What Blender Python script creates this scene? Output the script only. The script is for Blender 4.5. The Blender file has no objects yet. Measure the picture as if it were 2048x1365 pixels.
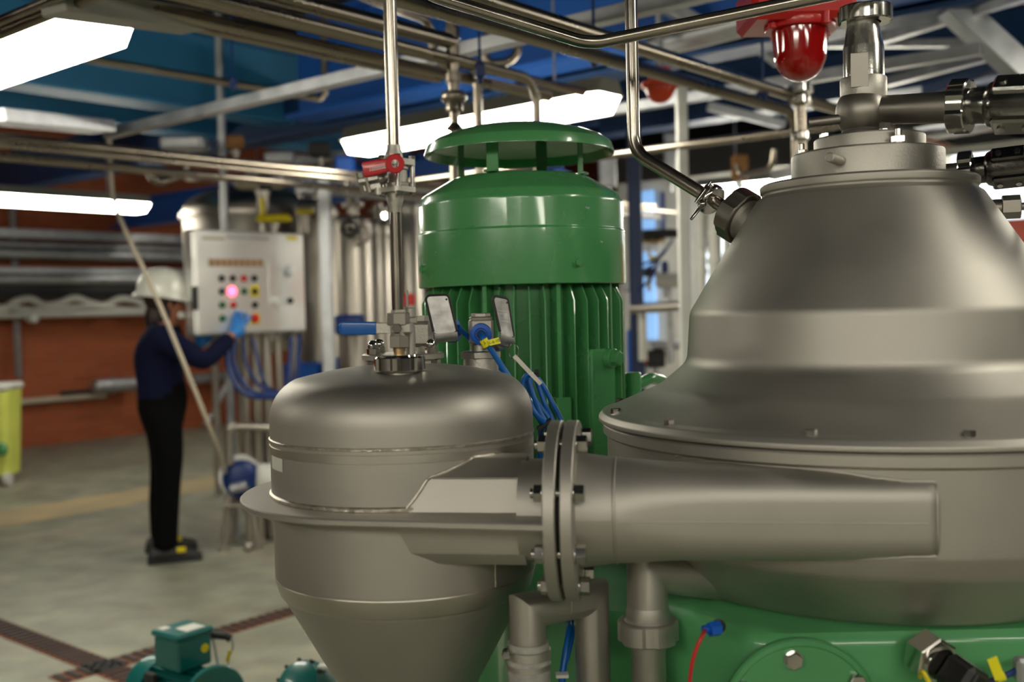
import bpy, math, random
from math import pi, sin, cos, tan, radians, sqrt, atan2
from mathutils import Vector, Matrix
random.seed(7)
scene = bpy.context.scene
COL = scene.collection
V = Vector

# ------------------------------------------------------------------ camera
FOC = 2120.0
PITCH, ROLL = radians(1.84), radians(1.36)
CZ = 1.45
_R = V((1, 0, 0)); _F = V((0, cos(PITCH), -sin(PITCH))); _U = V((0, sin(PITCH), cos(PITCH)))
_right = _R * cos(ROLL) - _U * sin(ROLL)
_up = _R * sin(ROLL) + _U * cos(ROLL)
cam_d = bpy.data.cameras.new('camera'); cam = bpy.data.objects.new('camera', cam_d); COL.objects.link(cam)
cam_d.sensor_width = 36.0; cam_d.lens = FOC / 2048 * 36.0
cam_d.clip_start = 0.05; cam_d.clip_end = 100
cam.matrix_world = Matrix(((_right.x, _up.x, -_F.x, 0), (_right.y, _up.y, -_F.y, 0), (_right.z, _up.z, -_F.z, CZ), (0, 0, 0, 1)))
cam_d.dof.use_dof = True; cam_d.dof.focus_distance = 1.72; cam_d.dof.aperture_fstop = 3.0; cam_d.dof.aperture_blades = 0
scene.camera = cam

# ------------------------------------------------------------------ world, exposure
scene.view_settings.view_transform = 'Standard'; scene.view_settings.look = 'None'
scene.view_settings.gamma = 1.0; scene.view_settings.exposure = 0.18
scene.view_settings.use_curve_mapping = False
world = bpy.data.worlds.new('world'); scene.world = world; world.use_nodes = True
world.node_tree.nodes['Background'].inputs[0].default_value = (0.55, 0.65, 0.8, 1)
world.node_tree.nodes['Background'].inputs[1].default_value = 0.15
scene.cycles.use_denoising = True
scene.cycles.max_bounces = 8
scene.cycles.sample_clamp_indirect = 6.0
LAMP_E = 23.0          # radiance of the fluorescent diffusers

# ------------------------------------------------------------------ pixel rays -> points in the room
def ray(px, py):
    a = px - 1024.0; b = 682.5 - py
    return (_right * (a / FOC) + _up * (b / FOC) + _F)
def P(px, py, Y):                      # point on the plane y = Y
    d = ray(px, py); return V((0, 0, CZ)) + d * (Y / d.y)
def PH(px, py, h):                     # point at height h above the lens (h may be negative)
    d = ray(px, py); return V((0, 0, CZ)) + d * (h / d.z)
def sil(px, py, ax):                   # silhouette pixel -> (radius, z) about a vertical axis
    d = ray(px, py); h = V((d.x, d.y)); A = V((ax[0], ax[1]))
    t = A.dot(h) / h.dot(h); return ((A - h * t).length, CZ + t * d.z)
A_DIR = V((.643, .766, 0)); B_DIR = V((.766, -.643, 0))   # the building's two directions

# ------------------------------------------------------------------ materials
def lin(c):
    return tuple(((x / 255) / 12.92 if x / 255 <= .04045 else ((x / 255 + .055) / 1.055) ** 2.4) for x in c) + (1,)
def mat(name, rgb, rough=.5, metal=0., var=.08, scale=6., bump=0., bscale=60., coat=0., emis=None, estr=0., rvar=.08, trans=0., spec=None, ior=None, col2=None):
    m = bpy.data.materials.new(name); m.use_nodes = True
    nt = m.node_tree; N = nt.nodes; L = nt.links; b = N['Principled BSDF']
    c = lin(rgb) if max(rgb) > 1.001 else tuple(rgb) + (1,)
    tc = N.new('ShaderNodeTexCoord')
    nz = N.new('ShaderNodeTexNoise'); nz.inputs['Scale'].default_value = scale; nz.inputs['Detail'].default_value = 5
    L.new(tc.outputs['Object'], nz.inputs['Vector'])
    cr = N.new('ShaderNodeValToRGB')
    c1 = tuple(max(0, x * (1 - var)) for x in c[:3]) + (1,)
    c2 = (lin(col2) if col2 else tuple(min(1, x * (1 + var)) for x in c[:3]) + (1,))
    cr.color_ramp.elements[0].position = .3; cr.color_ramp.elements[1].position = .7
    cr.color_ramp.elements[0].color = c1; cr.color_ramp.elements[1].color = c2
    L.new(nz.outputs['Fac'], cr.inputs['Fac']); L.new(cr.outputs['Color'], b.inputs['Base Color'])
    mr = N.new('ShaderNodeMapRange'); mr.inputs[1].default_value = .3; mr.inputs[2].default_value = .7
    mr.inputs[3].default_value = max(0.02, rough - rvar); mr.inputs[4].default_value = min(1, rough + rvar)
    L.new(nz.outputs['Fac'], mr.inputs[0]); L.new(mr.outputs[0], b.inputs['Roughness'])
    b.inputs['Metallic'].default_value = metal
    if coat: b.inputs['Coat Weight'].default_value = coat; b.inputs['Coat Roughness'].default_value = .06
    if trans: b.inputs['Transmission Weight'].default_value = trans
    if ior: b.inputs['IOR'].default_value = ior
    if spec is not None: b.inputs['Specular IOR Level'].default_value = spec
    if bump:
        n2 = N.new('ShaderNodeTexNoise'); n2.inputs['Scale'].default_value = bscale; n2.inputs['Detail'].default_value = 3
        L.new(tc.outputs['Object'], n2.inputs['Vector'])
        bp = N.new('ShaderNodeBump'); bp.inputs['Strength'].default_value = bump; bp.inputs['Distance'].default_value = .002
        L.new(n2.outputs['Fac'], bp.inputs['Height']); L.new(bp.outputs[0], b.inputs['Normal'])
    if emis:
        b.inputs['Emission Color'].default_value = lin(emis); b.inputs['Emission Strength'].default_value = estr
    return m
M = {}
M['satin'] = mat('satin_steel', (.46, .435, .395), .54, 1., .10, 5, .06, 500, rvar=.05)
M['satin_dark'] = mat('satin_dark_steel', (.32, .295, .265), .45, 1., .12, 9, .05, 400)
M['cast'] = mat('cast_steel', (.50, .475, .43), .5, 1., .10, 20, .25, 300)
M['weld'] = mat('weld_bead', (.55, .51, .44), .42, 1., .25, 90, .9, 160)
M['band'] = mat('brushed_band', (.52, .49, .43), .42, 1., .06, 10)
M['pipe'] = mat('tube_steel', (.42, .38, .33), .22, 1., .10, 8)
M['dark_chrome'] = mat('dark_polished_steel', (.34, .335, .32), .2, 1., .1, 20, .1, 150)
M['pipe_far'] = mat('tube_steel_dull', (.34, .295, .24), .30, 1., .12, 5)
M['chrome'] = mat('polished_steel', (.58, .56, .53), .12, 1., .05, 15)
M['bolt'] = mat('bolt_steel', (.50, .48, .46), .2, 1., .08, 30)
M['dark_steel'] = mat('dark_cast_steel', (.12, .115, .11), .3, 1., .15, 25, .2, 200)
M['black'] = mat('black_plastic', (22, 22, 24), .45)
M['rubber'] = mat('dark_rubber', (38, 36, 36), .6)
M['green'] = mat('green_enamel', (80, 154, 94), .27, 0, .06, 4, .08, 120, coat=.7)
M['green_cast'] = mat('green_casting', (76, 148, 92), .38, 0, .08, 5, .35, 22, coat=.45)
M['blue_lever'] = mat('blue_vinyl', (0, 88, 170), .3, coat=.3)
M['blue_cable'] = mat('blue_cable', (0, 92, 172), .38)
M['blue_glove'] = mat('blue_nitrile', (34, 120, 200), .5)
M['red_lever'] = mat('red_vinyl', (190, 22, 34), .35, coat=.3)
M['brass'] = mat('brass', (.55, .38, .2), .3, 1.)
M['yellow'] = mat('yellow_paint', (226, 205, 20), .45)
M['yellow_tag'] = mat('yellow_tag', (232, 224, 30), .4)
M['ink'] = mat('printed_ink', (34, 34, 30), .6)
M['plate'] = mat('lever_plate_steel', (.62, .61, .60), .38, .75, .22, 60)
M['etch'] = mat('etched_marks', (205, 205, 205), .5)
M['white'] = mat('white_paint', (215, 215, 210), .4)
M['sticker'] = mat('paper_sticker', (206, 206, 196), .6)
M['red'] = mat('red_paint', (200, 14, 14), .35, coat=.3)
M['red_glass'] = mat('red_glass', (190, 4, 8), .06, 0, .1, 12, coat=1., trans=.25, ior=1.5)
M['orange'] = mat('orange_plastic', (205, 62, 22), .4)
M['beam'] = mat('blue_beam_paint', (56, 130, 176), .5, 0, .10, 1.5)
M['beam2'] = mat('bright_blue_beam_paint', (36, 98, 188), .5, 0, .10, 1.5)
M['galv'] = mat('galvanised_steel', (.50, .51, .53), .42, .8, .15, 12)
M['lampbody'] = mat('lamp_housing', (150, 148, 138), .5)
M['diffuser'] = mat('lit_diffuser', (255, 255, 245), .5, emis=(255, 250, 232), estr=LAMP_E)
M['hose'] = mat('braided_hose', (160, 158, 152), .45, 0, .2, 60, .8, 120)
M['skin'] = mat('skin', (172, 112, 84), .55)
M['navy'] = mat('navy_cloth', (17, 20, 48), .95, 0, .15, 14, spec=.15)
M['trouser'] = mat('black_cloth', (9, 9, 10), .95, spec=.1)
M['hair'] = mat('dark_hair', (38, 20, 18), .6)
M['helmet'] = mat('white_helmet', (236, 236, 226), .3, coat=.3)
M['teal'] = mat('teal_enamel', (0, 98, 94), .35, coat=.4)
M['vessel'] = mat('vessel_steel', (.46, .42, .37), .40, 1., .12, 2)
M['panel'] = mat('panel_steel', (.88, .87, .85), .36, .7, .04, 3)
M['beige'] = mat('beige_tube', (186, 174, 154), .5)
M['blue_paint'] = mat('blue_paint', (10, 88, 190), .45)
M['deep_blue'] = mat('deep_blue_paint', (10, 42, 104), .4)
M['navy_steel'] = mat('navy_column_paint', (12, 34, 72), .5)
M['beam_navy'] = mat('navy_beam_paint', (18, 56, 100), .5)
M['riser'] = mat('turned_steel', (.58, .56, .52), .2, 1., .06, 30, .08, 300)
M['crate'] = mat('yellow_bin_plastic', (226, 232, 110), .5)
M['drain'] = mat('drain_grate', (112, 66, 46), .8, 0, .2, 30, .6, 90)
M['stripe'] = mat('worn_stripe', (158, 146, 118), .8, 0, .12, 2.5, col2=(176, 156, 116))
M['offwhite'] = mat('off_white_cladding', (196, 194, 186), .6)
M['sky_win'] = mat('bright_window', (220, 232, 245), .5, emis=(225, 236, 250), estr=1.3)
M['glow_blue'] = mat('glowing_blue_panel', (150, 190, 235), .5, emis=(120, 170, 230), estr=.75)  # bright blue panels, their brightness put in as a glow
M['pilot'] = mat('pilot_light', (255, 90, 110), .4, emis=(255, 60, 90), estr=9.)
M['green_led'] = mat('green_button', (10, 90, 50), .4)
M['red_btn'] = mat('red_button', (180, 20, 20), .4)
M['cardboard'] = mat('brown_board', (138, 96, 52), .7)

# ------------------------------------------------------------------ mesh building
def orth(z):
    z = V(z).normalized()
    a = V((0, 0, 1)) if abs(z.z) < .9 else V((1, 0, 0))
    x = a.cross(z).normalized(); return x, z.cross(x), z
def frame(o, z=(0, 0, 1), x=None):
    z = V(z).normalized()
    if x is None: x, y, _ = orth(z)
    else:
        x = V(x); x = (x - z * x.dot(z)).normalized(); y = z.cross(x)
    o = V(o)
    return Matrix(((x.x, y.x, z.x, o.x), (x.y, y.y, z.y, o.y), (x.z, y.z, z.z, o.z), (0, 0, 0, 1)))
def fillet2(pts, rads, n=4):
    out = []
    for i, p in enumerate(pts):
        r = rads[i] if i < len(rads) else 0
        if r <= 0 or i == 0 or i == len(pts) - 1: out.append(V(p)); continue
        a = V(pts[i - 1]) - V(p); b = V(pts[i + 1]) - V(p)
        la, lb = a.length, b.length; a.normalize(); b.normalize()
        ang = a.angle(b, pi)
        if ang > pi - .02: out.append(V(p)); continue
        d = min(r / tan(ang / 2), la * .48, lb * .48); rr = d * tan(ang / 2)
        c = V(p) + (a + b).normalized() * (rr / sin(ang / 2))
        s = V(p) + a * d - c; e = V(p) + b * d - c
        th = s.angle(e, 0)
        for k in range(n + 1):
            t = k / n
            if th < 1e-4: out.append(c + s); break
            out.append(c + s * (sin((1 - t) * th) / sin(th)) + e * (sin(t * th) / sin(th)))
    return out
class MB:
    def __init__(s): s.v = []; s.f = []
    def add(s, vs, fs, m=None):
        o = len(s.v); s.v += [tuple((m @ V(p)) if m else p) for p in vs]
        s.f += [tuple(i + o for i in f) for f in fs]; return s
    def box(s, c, d, m=None, bev=0.):
        x, y, z = d[0] / 2, d[1] / 2, d[2] / 2; c = V(c)
        if bev <= 0:
            vs = [c + V((sx * x, sy * y, sz * z)) for sz in (-1, 1) for sy in (-1, 1) for sx in (-1, 1)]
            return s.add(vs, [(0, 2, 3, 1), (4, 5, 7, 6), (0, 1, 5, 4), (2, 6, 7, 3), (0, 4, 6, 2), (1, 3, 7, 5)], m)
        b = min(bev, x * .9, y * .9, z * .9); vs = []; fs = []; idx = {}
        for sx in (-1, 1):
            for sy in (-1, 1):
                for sz in (-1, 1):
                    for ax in range(3):
                        p = [sx * (x - b), sy * (y - b), sz * (z - b)]; p[ax] = (sx * x, sy * y, sz * z)[ax]
                        idx[sx, sy, sz, ax] = len(vs); vs.append(c + V(p))
        def q(*k): fs.append(tuple(idx[i] for i in k))
        for sg in (-1, 1):
            for ax in range(3):
                o = [i for i in range(3) if i != ax]
                def key(a, b_):
                    k = [0, 0, 0]; k[ax] = sg; k[o[0]] = a; k[o[1]] = b_; return (k[0], k[1], k[2], ax)
                L = [key(-1, -1), key(1, -1), key(1, 1), key(-1, 1)]
                q(*L)
        for ax in range(3):       # edges along axis ax
            o = [i for i in range(3) if i != ax]
            for a in (-1, 1):
                for b_ in (-1, 1):
                    def key(e, face):
                        k = [0, 0, 0]; k[ax] = e; k[o[0]] = a; k[o[1]] = b_; return (k[0], k[1], k[2], face)
                    q(key(-1, o[0]), key(1, o[0]), key(1, o[1]), key(-1, o[1]))
        for sx in (-1, 1):
            for sy in (-1, 1):
                for sz in (-1, 1): q((sx, sy, sz, 0), (sx, sy, sz, 1), (sx, sy, sz, 2))
        return s.add(vs, fs, m)
    def lathe(s, prof, o=(0, 0, 0), ax=(0, 0, 1), seg=48, closed=False, a0=0, a1=2 * pi, x=None):
        """prof: list of (radius, height)"""
        m = frame(o, ax, x); full = abs(a1 - a0 - 2 * pi) < 1e-6; n = seg if full else seg + 1
        vs = []; fs = []
        for r, h in prof:
            for k in range(n):
                a = a0 + (a1 - a0) * k / seg; vs.append((max(r, 1e-5) * cos(a), max(r, 1e-5) * sin(a), h))
        R = len(prof)
        for i in range(R - 1 + (1 if closed else 0)):
            j = (i + 1) % R
            for k in range(seg):
                k2 = (k + 1) % n
                fs.append((i * n + k, i * n + k2, j * n + k2, j * n + k))
        if not closed:
            if prof[0][0] > 1e-4 and full: fs.append(tuple(reversed(range(n))))
            if prof[-1][0] > 1e-4 and full: fs.append(tuple((R - 1) * n + k for k in range(n)))
        return s.add(vs, fs, m)
    def cyl(s, p, q, r, seg=20, r2=None, bev=0.):
        p, q = V(p), V(q); h = (q - p).length; r2 = r if r2 is None else r2
        pr = [(r, 0), (r2, h)] if bev <= 0 else [(r - bev, 0), (r, bev), (r2, h - bev), (r2 - bev, h)]
        return s.lathe(pr, p, q - p, seg)
    def tube(s, pts, r, seg=12, fil=0., nf=5, closed=False):
        pts = [V(p) for p in pts]
        if fil > 0: pts = fillet2(pts, [fil] * len(pts), nf)
        P_ = [pts[0]]
        for p in pts[1:]:
            if (p - P_[-1]).length > 1e-5: P_.append(p)
        pts = P_; n = len(pts); vs = []; fs = []
        t0 = (pts[1] - pts[0]).normalized(); x, y, _ = orth(t0)
        for i, p in enumerate(pts):
            if closed: t = (pts[(i + 1) % n] - pts[i - 1]).normalized()
            elif i == 0: t = t0
            elif i == n - 1: t = (pts[-1] - pts[-2]).normalized()
            else: t = ((pts[i + 1] - p).normalized() + (p - pts[i - 1]).normalized()).normalized()
            x = (x - t * x.dot(t)).normalized(); y = t.cross(x)
            rr = r[i] if isinstance(r, (list, tuple)) else r
            sc = 1.
            if 0 < i < n - 1 and not closed:
                c_ = max(.5, sqrt(max(.01, (1 + (pts[i + 1] - p).normalized().dot((p - pts[i - 1]).normalized())) / 2)))
            for k in range(seg):
                a = 2 * pi * k / seg; vs.append(p + (x * cos(a) + y * sin(a)) * rr)
        for i in range(n - (0 if closed else 1)):
            j = (i + 1) % n
            for k in range(seg):
                k2 = (k + 1) % seg; fs.append((i * seg + k, i * seg + k2, j * seg + k2, j * seg + k))
        if not closed:
            fs.append(tuple(reversed(range(seg)))); fs.append(tuple((n - 1) * seg + k for k in range(seg)))
        return s.add(vs, fs)
    def loft(s, rings, cap=True, loop=True):
        n = len(rings[0]); vs = [p for r in rings for p in r]; fs = []
        for i in range(len(rings) - 1):
            for k in range(n if loop else n - 1):
                k2 = (k + 1) % n; fs.append((i * n + k, i * n + k2, (i + 1) * n + k2, (i + 1) * n + k))
        if cap: fs.append(tuple(reversed(range(n)))); fs.append(tuple((len(rings) - 1) * n + k for k in range(n)))
        return s.add(vs, fs)
    def prism(s, poly, h, m=None, z0=0.):
        n = len(poly); vs = [(p[0], p[1], z0) for p in poly] + [(p[0], p[1], z0 + h) for p in poly]
        fs = [tuple(reversed(range(n))), tuple(range(n, 2 * n))] + [(k, (k + 1) % n, n + (k + 1) % n, n + k) for k in range(n)]
        return s.add(vs, fs, m)
    def hexa(s, o, ax, af, h, x=None, ch=.12):
        R = af / 2 / cos(pi / 6); m = frame(o, ax, x)
        c = af * ch * .5
        rings = []
        for rr, z in ((R - c, 0), (R, c * .6), (R, h - c * .6), (R - c, h)):
            rings.append([m @ V((rr * cos(k * pi / 3), rr * sin(k * pi / 3), z)) for k in range(6)])
        return s.loft(rings)
    def sphere(s, c, r, seg=20, rings=12, sc=(1, 1, 1), m=None):
        vs = []; fs = []; c = V(c)
        for i in range(rings + 1):
            th = pi * i / rings
            for k in range(seg):
                a = 2 * pi * k / seg
                vs.append(c + V((r * sc[0] * max(sin(th), 1e-4) * cos(a), r * sc[1] * max(sin(th), 1e-4) * sin(a), r * sc[2] * cos(th))))
        for i in range(rings):
            for k in range(seg):
                k2 = (k + 1) % seg; fs.append((i * seg + k, (i + 1) * seg + k, (i + 1) * seg + k2, i * seg + k2))
        return s.add(vs, fs, m)
    def build(s, name, mt, parent=None, smooth=32):
        me = bpy.data.meshes.new(name); me.from_pydata([tuple(v) for v in s.v], [], s.f); me.validate(); 
        import bmesh
        bm = bmesh.new(); bm.from_mesh(me)
        bmesh.ops.recalc_face_normals(bm, faces=bm.faces); bm.to_mesh(me); bm.free()
        if smooth:
            for p in me.polygons: p.use_smooth = True
            me.set_sharp_from_angle(angle=radians(smooth))
        me.materials.append(M[mt] if isinstance(mt, str) else mt)
        o = bpy.data.objects.new(name, me); COL.objects.link(o)
        if parent is not None:
            o.parent = parent
            o.matrix_parent_inverse = parent.matrix_world.inverted() if parent.get('_mw') else Matrix.Identity(4)
        return o
def part(mb, name, mt, parent, label=None, smooth=32):
    """mesh given in world coordinates, kept there under its parent"""
    o = mb.build(name, mt, None, smooth); o.parent = parent
    o.matrix_parent_inverse = Matrix.Identity(4)
    w = parent['_o'] if '_o' in parent else (0, 0, 0)
    o.location = V((-w[0], -w[1], -w[2]))
    if label: o['label'] = label
    o['_o'] = (0., 0., 0.)
    return o
def sub(mb, name, mt, prt, label=None, smooth=32):      # sub-part of a part built with part()
    o = mb.build(name, mt, None, smooth); o.parent = prt; o.matrix_parent_inverse = Matrix.Identity(4)
    if label: o['label'] = label
    return o
def tag(o, label, cat, group=None):
    o['label'] = label; o['category'] = cat
    if group: o['group'] = group
    return o
def thing(name, label, cat, loc=(0, 0, 0), group=None):
    o = bpy.data.objects.new(name, None); COL.objects.link(o); o.location = loc
    o['_o'] = tuple(float(x) for x in loc); o.empty_display_size = .05
    return tag(o, label, cat, group)
def struct(o): o['kind'] = 'structure'; return o
def single(mb, name, mt, label, cat, group=None, smooth=32): return tag(mb.build(name, mt, None, smooth), label, cat, group)
def instance(o, m4, parent, name=None):                  # copy of a part with shared mesh, placed by matrix m4 (world)
    c = o.copy(); COL.objects.link(c); c.parent = parent; c.matrix_parent_inverse = Matrix.Identity(4)
    w = parent['_o'] if '_o' in parent else (0, 0, 0)
    c.matrix_basis = Matrix.Translation(V((-w[0], -w[1], -w[2]))) @ m4
    return c
def roundrect(w, h, r, n=6):
    pts = []
    for cx, cy, a0 in ((w / 2 - r, h / 2 - r, 0), (-w / 2 + r, h / 2 - r, pi / 2), (-w / 2 + r, -h / 2 + r, pi), (w / 2 - r, -h / 2 + r, 1.5 * pi)):
        for k in range(n + 1):
            a = a0 + pi / 2 * k / n; pts.append((cx + r * cos(a), cy + r * sin(a)))
    return pts
def arc_pts(c, r, a0, a1, n, x=(1, 0, 0), y=(0, 0, 1)):
    return [V(c) + V(x) * (r * cos(a0 + (a1 - a0) * k / n)) + V(y) * (r * sin(a0 + (a1 - a0) * k / n)) for k in range(n + 1)]

# ------------------------------------------------------------------ fluorescent lamps (give the room its light)
def lamp(p0, p1, label, w=.2, body_h=.07, group='fluorescent ceiling lamps', drop=.075):
    p0, p1 = V(p0), V(p1); ax = (p1 - p0); L = ax.length; ax.normalize(); sd = V((-ax.y, ax.x, 0)).normalized()
    o = thing('fluorescent_lamp', label, 'ceiling lamp', p0, group)
    def ring(t, hw_b, hw_t, z0, z1):
        c = p0 + ax * t
        return [c + sd * -hw_b + V((0, 0, z0)), c + sd * hw_b + V((0, 0, z0)), c + sd * hw_t + V((0, 0, z1)), c + sd * -hw_t + V((0, 0, z1))]
    d = MB(); d.loft([ring(0, w * .28, w * .38, drop * .7, drop), ring(.05, w * .38, w * .5, 0, drop), ring(L - .05, w * .38, w * .5, 0, drop), ring(L, w * .28, w * .38, drop * .7, drop)])
    part(d, 'diffuser', 'diffuser', o, smooth=0)
    b = MB(); b.loft([ring(0, w * .48, w * .3, drop, drop + body_h), ring(.03, w * .53, w * .38, drop, drop + body_h), ring(L - .03, w * .53, w * .38, drop, drop + body_h), ring(L, w * .48, w * .3, drop, drop + body_h)])
    part(b, 'lamp_housing', 'lampbody', o, smooth=0)
    for t in (.18, .82):
        h = MB(); c = p0 + ax * (L * t) + V((0, 0, drop + body_h)); h.cyl(c, c + V((0, 0, 4.2 - c.z)), .006, 8)
        part(h, 'hanger_rod', 'galv', o)
    return o
HL = .87
lamp(PH(210, 78, HL) - B_DIR * 1.55, PH(210, 78, HL), 'bright fluorescent lamp at the left, under the near blue beam', .26)
lamp(PH(706, 312, HL), PH(1222, 222, HL), 'long bright fluorescent lamp behind the green rain cap', .2)
lamp(PH(292, 427, HL) - A_DIR * 1.9, PH(292, 427, HL), 'bright horizontal fluorescent lamp on the wall side above the helmet', .2)
lamp(PH(1405, 418, HL - .1), PH(1405, 418, HL - .1) + B_DIR * 1.7, 'bright fluorescent lamp seen behind the steel hood', .3, drop=.16)
lamp(PH(1398, 222, 1.9), PH(1398, 222, 1.9) + B_DIR * 1.1, 'short distant fluorescent lamp below the orange beacon', .2)
UL = 'ceiling lamps over the near side'
for i, (x, y) in enumerate([(-1.7, -1.7), (1.6, -2.1), (.2, -2.6), (2.3, .9), (3.0, 3.4), (-3.9, 2.4), (-2.8, -1.6), (2.6, -2.2), (-.6, -3.6)]):
    c = V((x, y, CZ + HL + (.35 if i in (2, 3, 6, 7, 8) else 0)))
    lamp(c - B_DIR * .78, c + B_DIR * .78, 'fluorescent lamp hanging outside the view', .2, group=UL)
for i, (x, y) in enumerate([(-2.4, 11.5)]):  # extra lamp added to light the far end of the hall
    c = V((x, y, CZ + HL + .5)); lamp(c - B_DIR * .8, c + B_DIR * .8, 'added far fluorescent lamp lighting the deep hall', .2, group='fluorescent ceiling lamps')

# ================================================================== THE HALL
def noise_floor():
    m = bpy.data.materials.new('worn_concrete'); m.use_nodes = True; nt = m.node_tree; N = nt.nodes; L = nt.links; b = N['Principled BSDF']
    tc = N.new('ShaderNodeTexCoord')
    n1 = N.new('ShaderNodeTexNoise'); n1.inputs['Scale'].default_value = .9; n1.inputs['Detail'].default_value = 6; n1.inputs['Roughness'].default_value = .6
    n2 = N.new('ShaderNodeTexNoise'); n2.inputs['Scale'].default_value = 5; n2.inputs['Detail'].default_value = 8
    L.new(tc.outputs['Object'], n1.inputs['Vector']); L.new(tc.outputs['Object'], n2.inputs['Vector'])
    c1 = N.new('ShaderNodeValToRGB'); e = c1.color_ramp.elements
    e[0].position = .34; e[0].color = lin((132, 128, 112)); e[1].position = .66; e[1].color = lin((166, 157, 138))
    e.new(.5).color = lin((142, 144, 128))
    L.new(n1.outputs['Fac'], c1.inputs['Fac'])
    c2 = N.new('ShaderNodeValToRGB'); c2.color_ramp.elements[0].position = .35; c2.color_ramp.elements[0].color = (.72, .72, .72, 1)
    c2.color_ramp.elements[1].position = .7; c2.color_ramp.elements[1].color = (1.1, 1.1, 1.08, 1)
    L.new(n2.outputs['Fac'], c2.inputs['Fac'])
    mx = N.new('ShaderNodeMix'); mx.data_type = 'RGBA'; mx.blend_type = 'MULTIPLY'; mx.inputs[0].default_value = 1
    L.new(c1.outputs[0], mx.inputs[6]); L.new(c2.outputs[0], mx.inputs[7]); L.new(mx.outputs[2], b.inputs['Base Color'])
    mr = N.new('ShaderNodeMapRange'); mr.inputs[3].default_value = .38; mr.inputs[4].default_value = .62
    L.new(n1.outputs['Fac'], mr.inputs[0]); L.new(mr.outputs[0], b.inputs['Roughness'])
    return m
def brick():
    m = bpy.data.materials.new('red_brick'); m.use_nodes = True; nt = m.node_tree; N = nt.nodes; L = nt.links; b = N['Principled BSDF']
    tc = N.new('ShaderNodeTexCoord'); mp = N.new('ShaderNodeMapping')
    L.new(tc.outputs['Generated'], mp.inputs[0]); mp.inputs['Scale'].default_value = (16, 16, 4.2)
    tx = N.new('ShaderNodeCombineXYZ'); sx = N.new('ShaderNodeSeparateXYZ'); L.new(mp.outputs[0], sx.inputs[0])
    L.new(sx.outputs[0], tx.inputs[0]); L.new(sx.outputs[2], tx.inputs[1])
    br = N.new('ShaderNodeTexBrick'); L.new(tx.outputs[0], br.inputs['Vector'])
    br.inputs['Color1'].default_value = lin((172, 88, 50)); br.inputs['Color2'].default_value = lin((156, 74, 40)); br.inputs['Mortar'].default_value = lin((146, 94, 62))
    br.inputs['Scale'].default_value = 1; br.inputs['Mortar Size'].default_value = .008; br.inputs['Brick Width'].default_value = .22; br.inputs['Row Height'].default_value = .075
    L.new(br.outputs[0], b.inputs['Base Color']); b.inputs['Roughness'].default_value = .75
    return m
M['floor'] = noise_floor(); M['brick'] = brick()
M['ceil'] = mat('dark_ceiling', (26, 34, 48), .8)
M['wallgrey'] = mat('grey_wall', (150, 150, 148), .7)
M['walldark'] = mat('pale_wall', (150, 146, 138), .7)
def slab(p, q, z0, z1, th, side=1):                       # vertical slab from p to q (xy)
    p, q = V((p[0], p[1], 0)), V((q[0], q[1], 0)); ax = (q - p).normalized(); n = V((-ax.y, ax.x, 0)) * side * th
    mb = MB(); r = []
    for z in (z0, z1): r.append([p + V((0, 0, z)), q + V((0, 0, z)), q + n + V((0, 0, z)), p + n + V((0, 0, z))])
    return mb.loft(r)
def uv(a, b, z=0): return A_DIR * a + B_DIR * b + V((0, 0, z))      # building coordinates
def ab(p): return (p.x * A_DIR.x + p.y * A_DIR.y, p.x * B_DIR.x + p.y * B_DIR.y)
W0 = V((-5.54, 11.8, 0)); wa, wb = ab(W0)                # a point of the brick wall, wall runs along A at b = wb
A0, A1, B1 = -5.5, 17.0, 8.5
fl = MB(); fl.loft([[uv(A0, wb, z), uv(A1, wb, z), uv(A1, B1, z), uv(A0, B1, z)] for z in (-.12, 0)])
struct(fl.build('floor', 'floor', smooth=0))
cl = MB(); cl.loft([[uv(A0, wb, z), uv(A1, wb, z), uv(A1, B1, z), uv(A0, B1, z)] for z in (4.3, 4.4)])
struct(cl.build('ceiling', 'ceil', smooth=0))
struct(slab(uv(A0, wb), uv(A1, wb), 0, 4.3, .2).build('wall_left', 'brick', smooth=0))
struct(slab(uv(A1, wb), uv(A1, B1), 0, 4.3, .2).build('wall_back', 'wallgrey', smooth=0))
struct(slab(uv(A0, B1), uv(A1, B1), 0, 4.3, .2, -1).build('wall_right', 'wallgrey', smooth=0))
struct(slab(uv(A0, wb), uv(A0, B1), 0, 4.3, .2, -1).build('wall_front', 'walldark', smooth=0))
# drains and the worn stripe on the floor
def strip(p0, p1, w, z, h, name, mt):
    p0, p1 = V(p0), V(p1); ax = (p1 - p0).normalized(); n = V((-ax.y, ax.x, 0)) * w / 2
    mb = MB(); mb.loft([[p0 - n + V((0, 0, zz)), p1 - n + V((0, 0, zz)), p1 + n + V((0, 0, zz)), p0 + n + V((0, 0, zz))] for zz in (z, z + h)])
    return mb.build(name, mt, smooth=0)
j = PH(205, 1335, -CZ)
def grate(p, d, l0, l1, label):
    o = strip(p + d * l0, p + d * l1, .13, -.01, .013, 'drain_grate', 'drain')
    bars = MB(); n = int((l1 - l0) / .05); nn = V((-d.y, d.x, 0))
    for k in range(n):
        c = p + d * (l0 + .025 + k * .05)
        bars.loft([[c - d * .012 - nn * .052 + V((0, 0, z)), c + d * .012 - nn * .052 + V((0, 0, z)), c + d * .012 + nn * .052 + V((0, 0, z)), c - d * .012 + nn * .052 + V((0, 0, z))] for z in (.003, .009)])
    b = bars.build('grate_slots', 'rubber', smooth=0); b.parent = o; b['kind'] = 'stuff'
    return tag(o, label, 'floor drain')
grate(j, B_DIR, -4.5, 1.2, 'rusty floor drain grate running from the lower left edge')
grate(j, A_DIR, -.2, 4.5, 'rusty floor drain grate running behind the conical tank')
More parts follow.
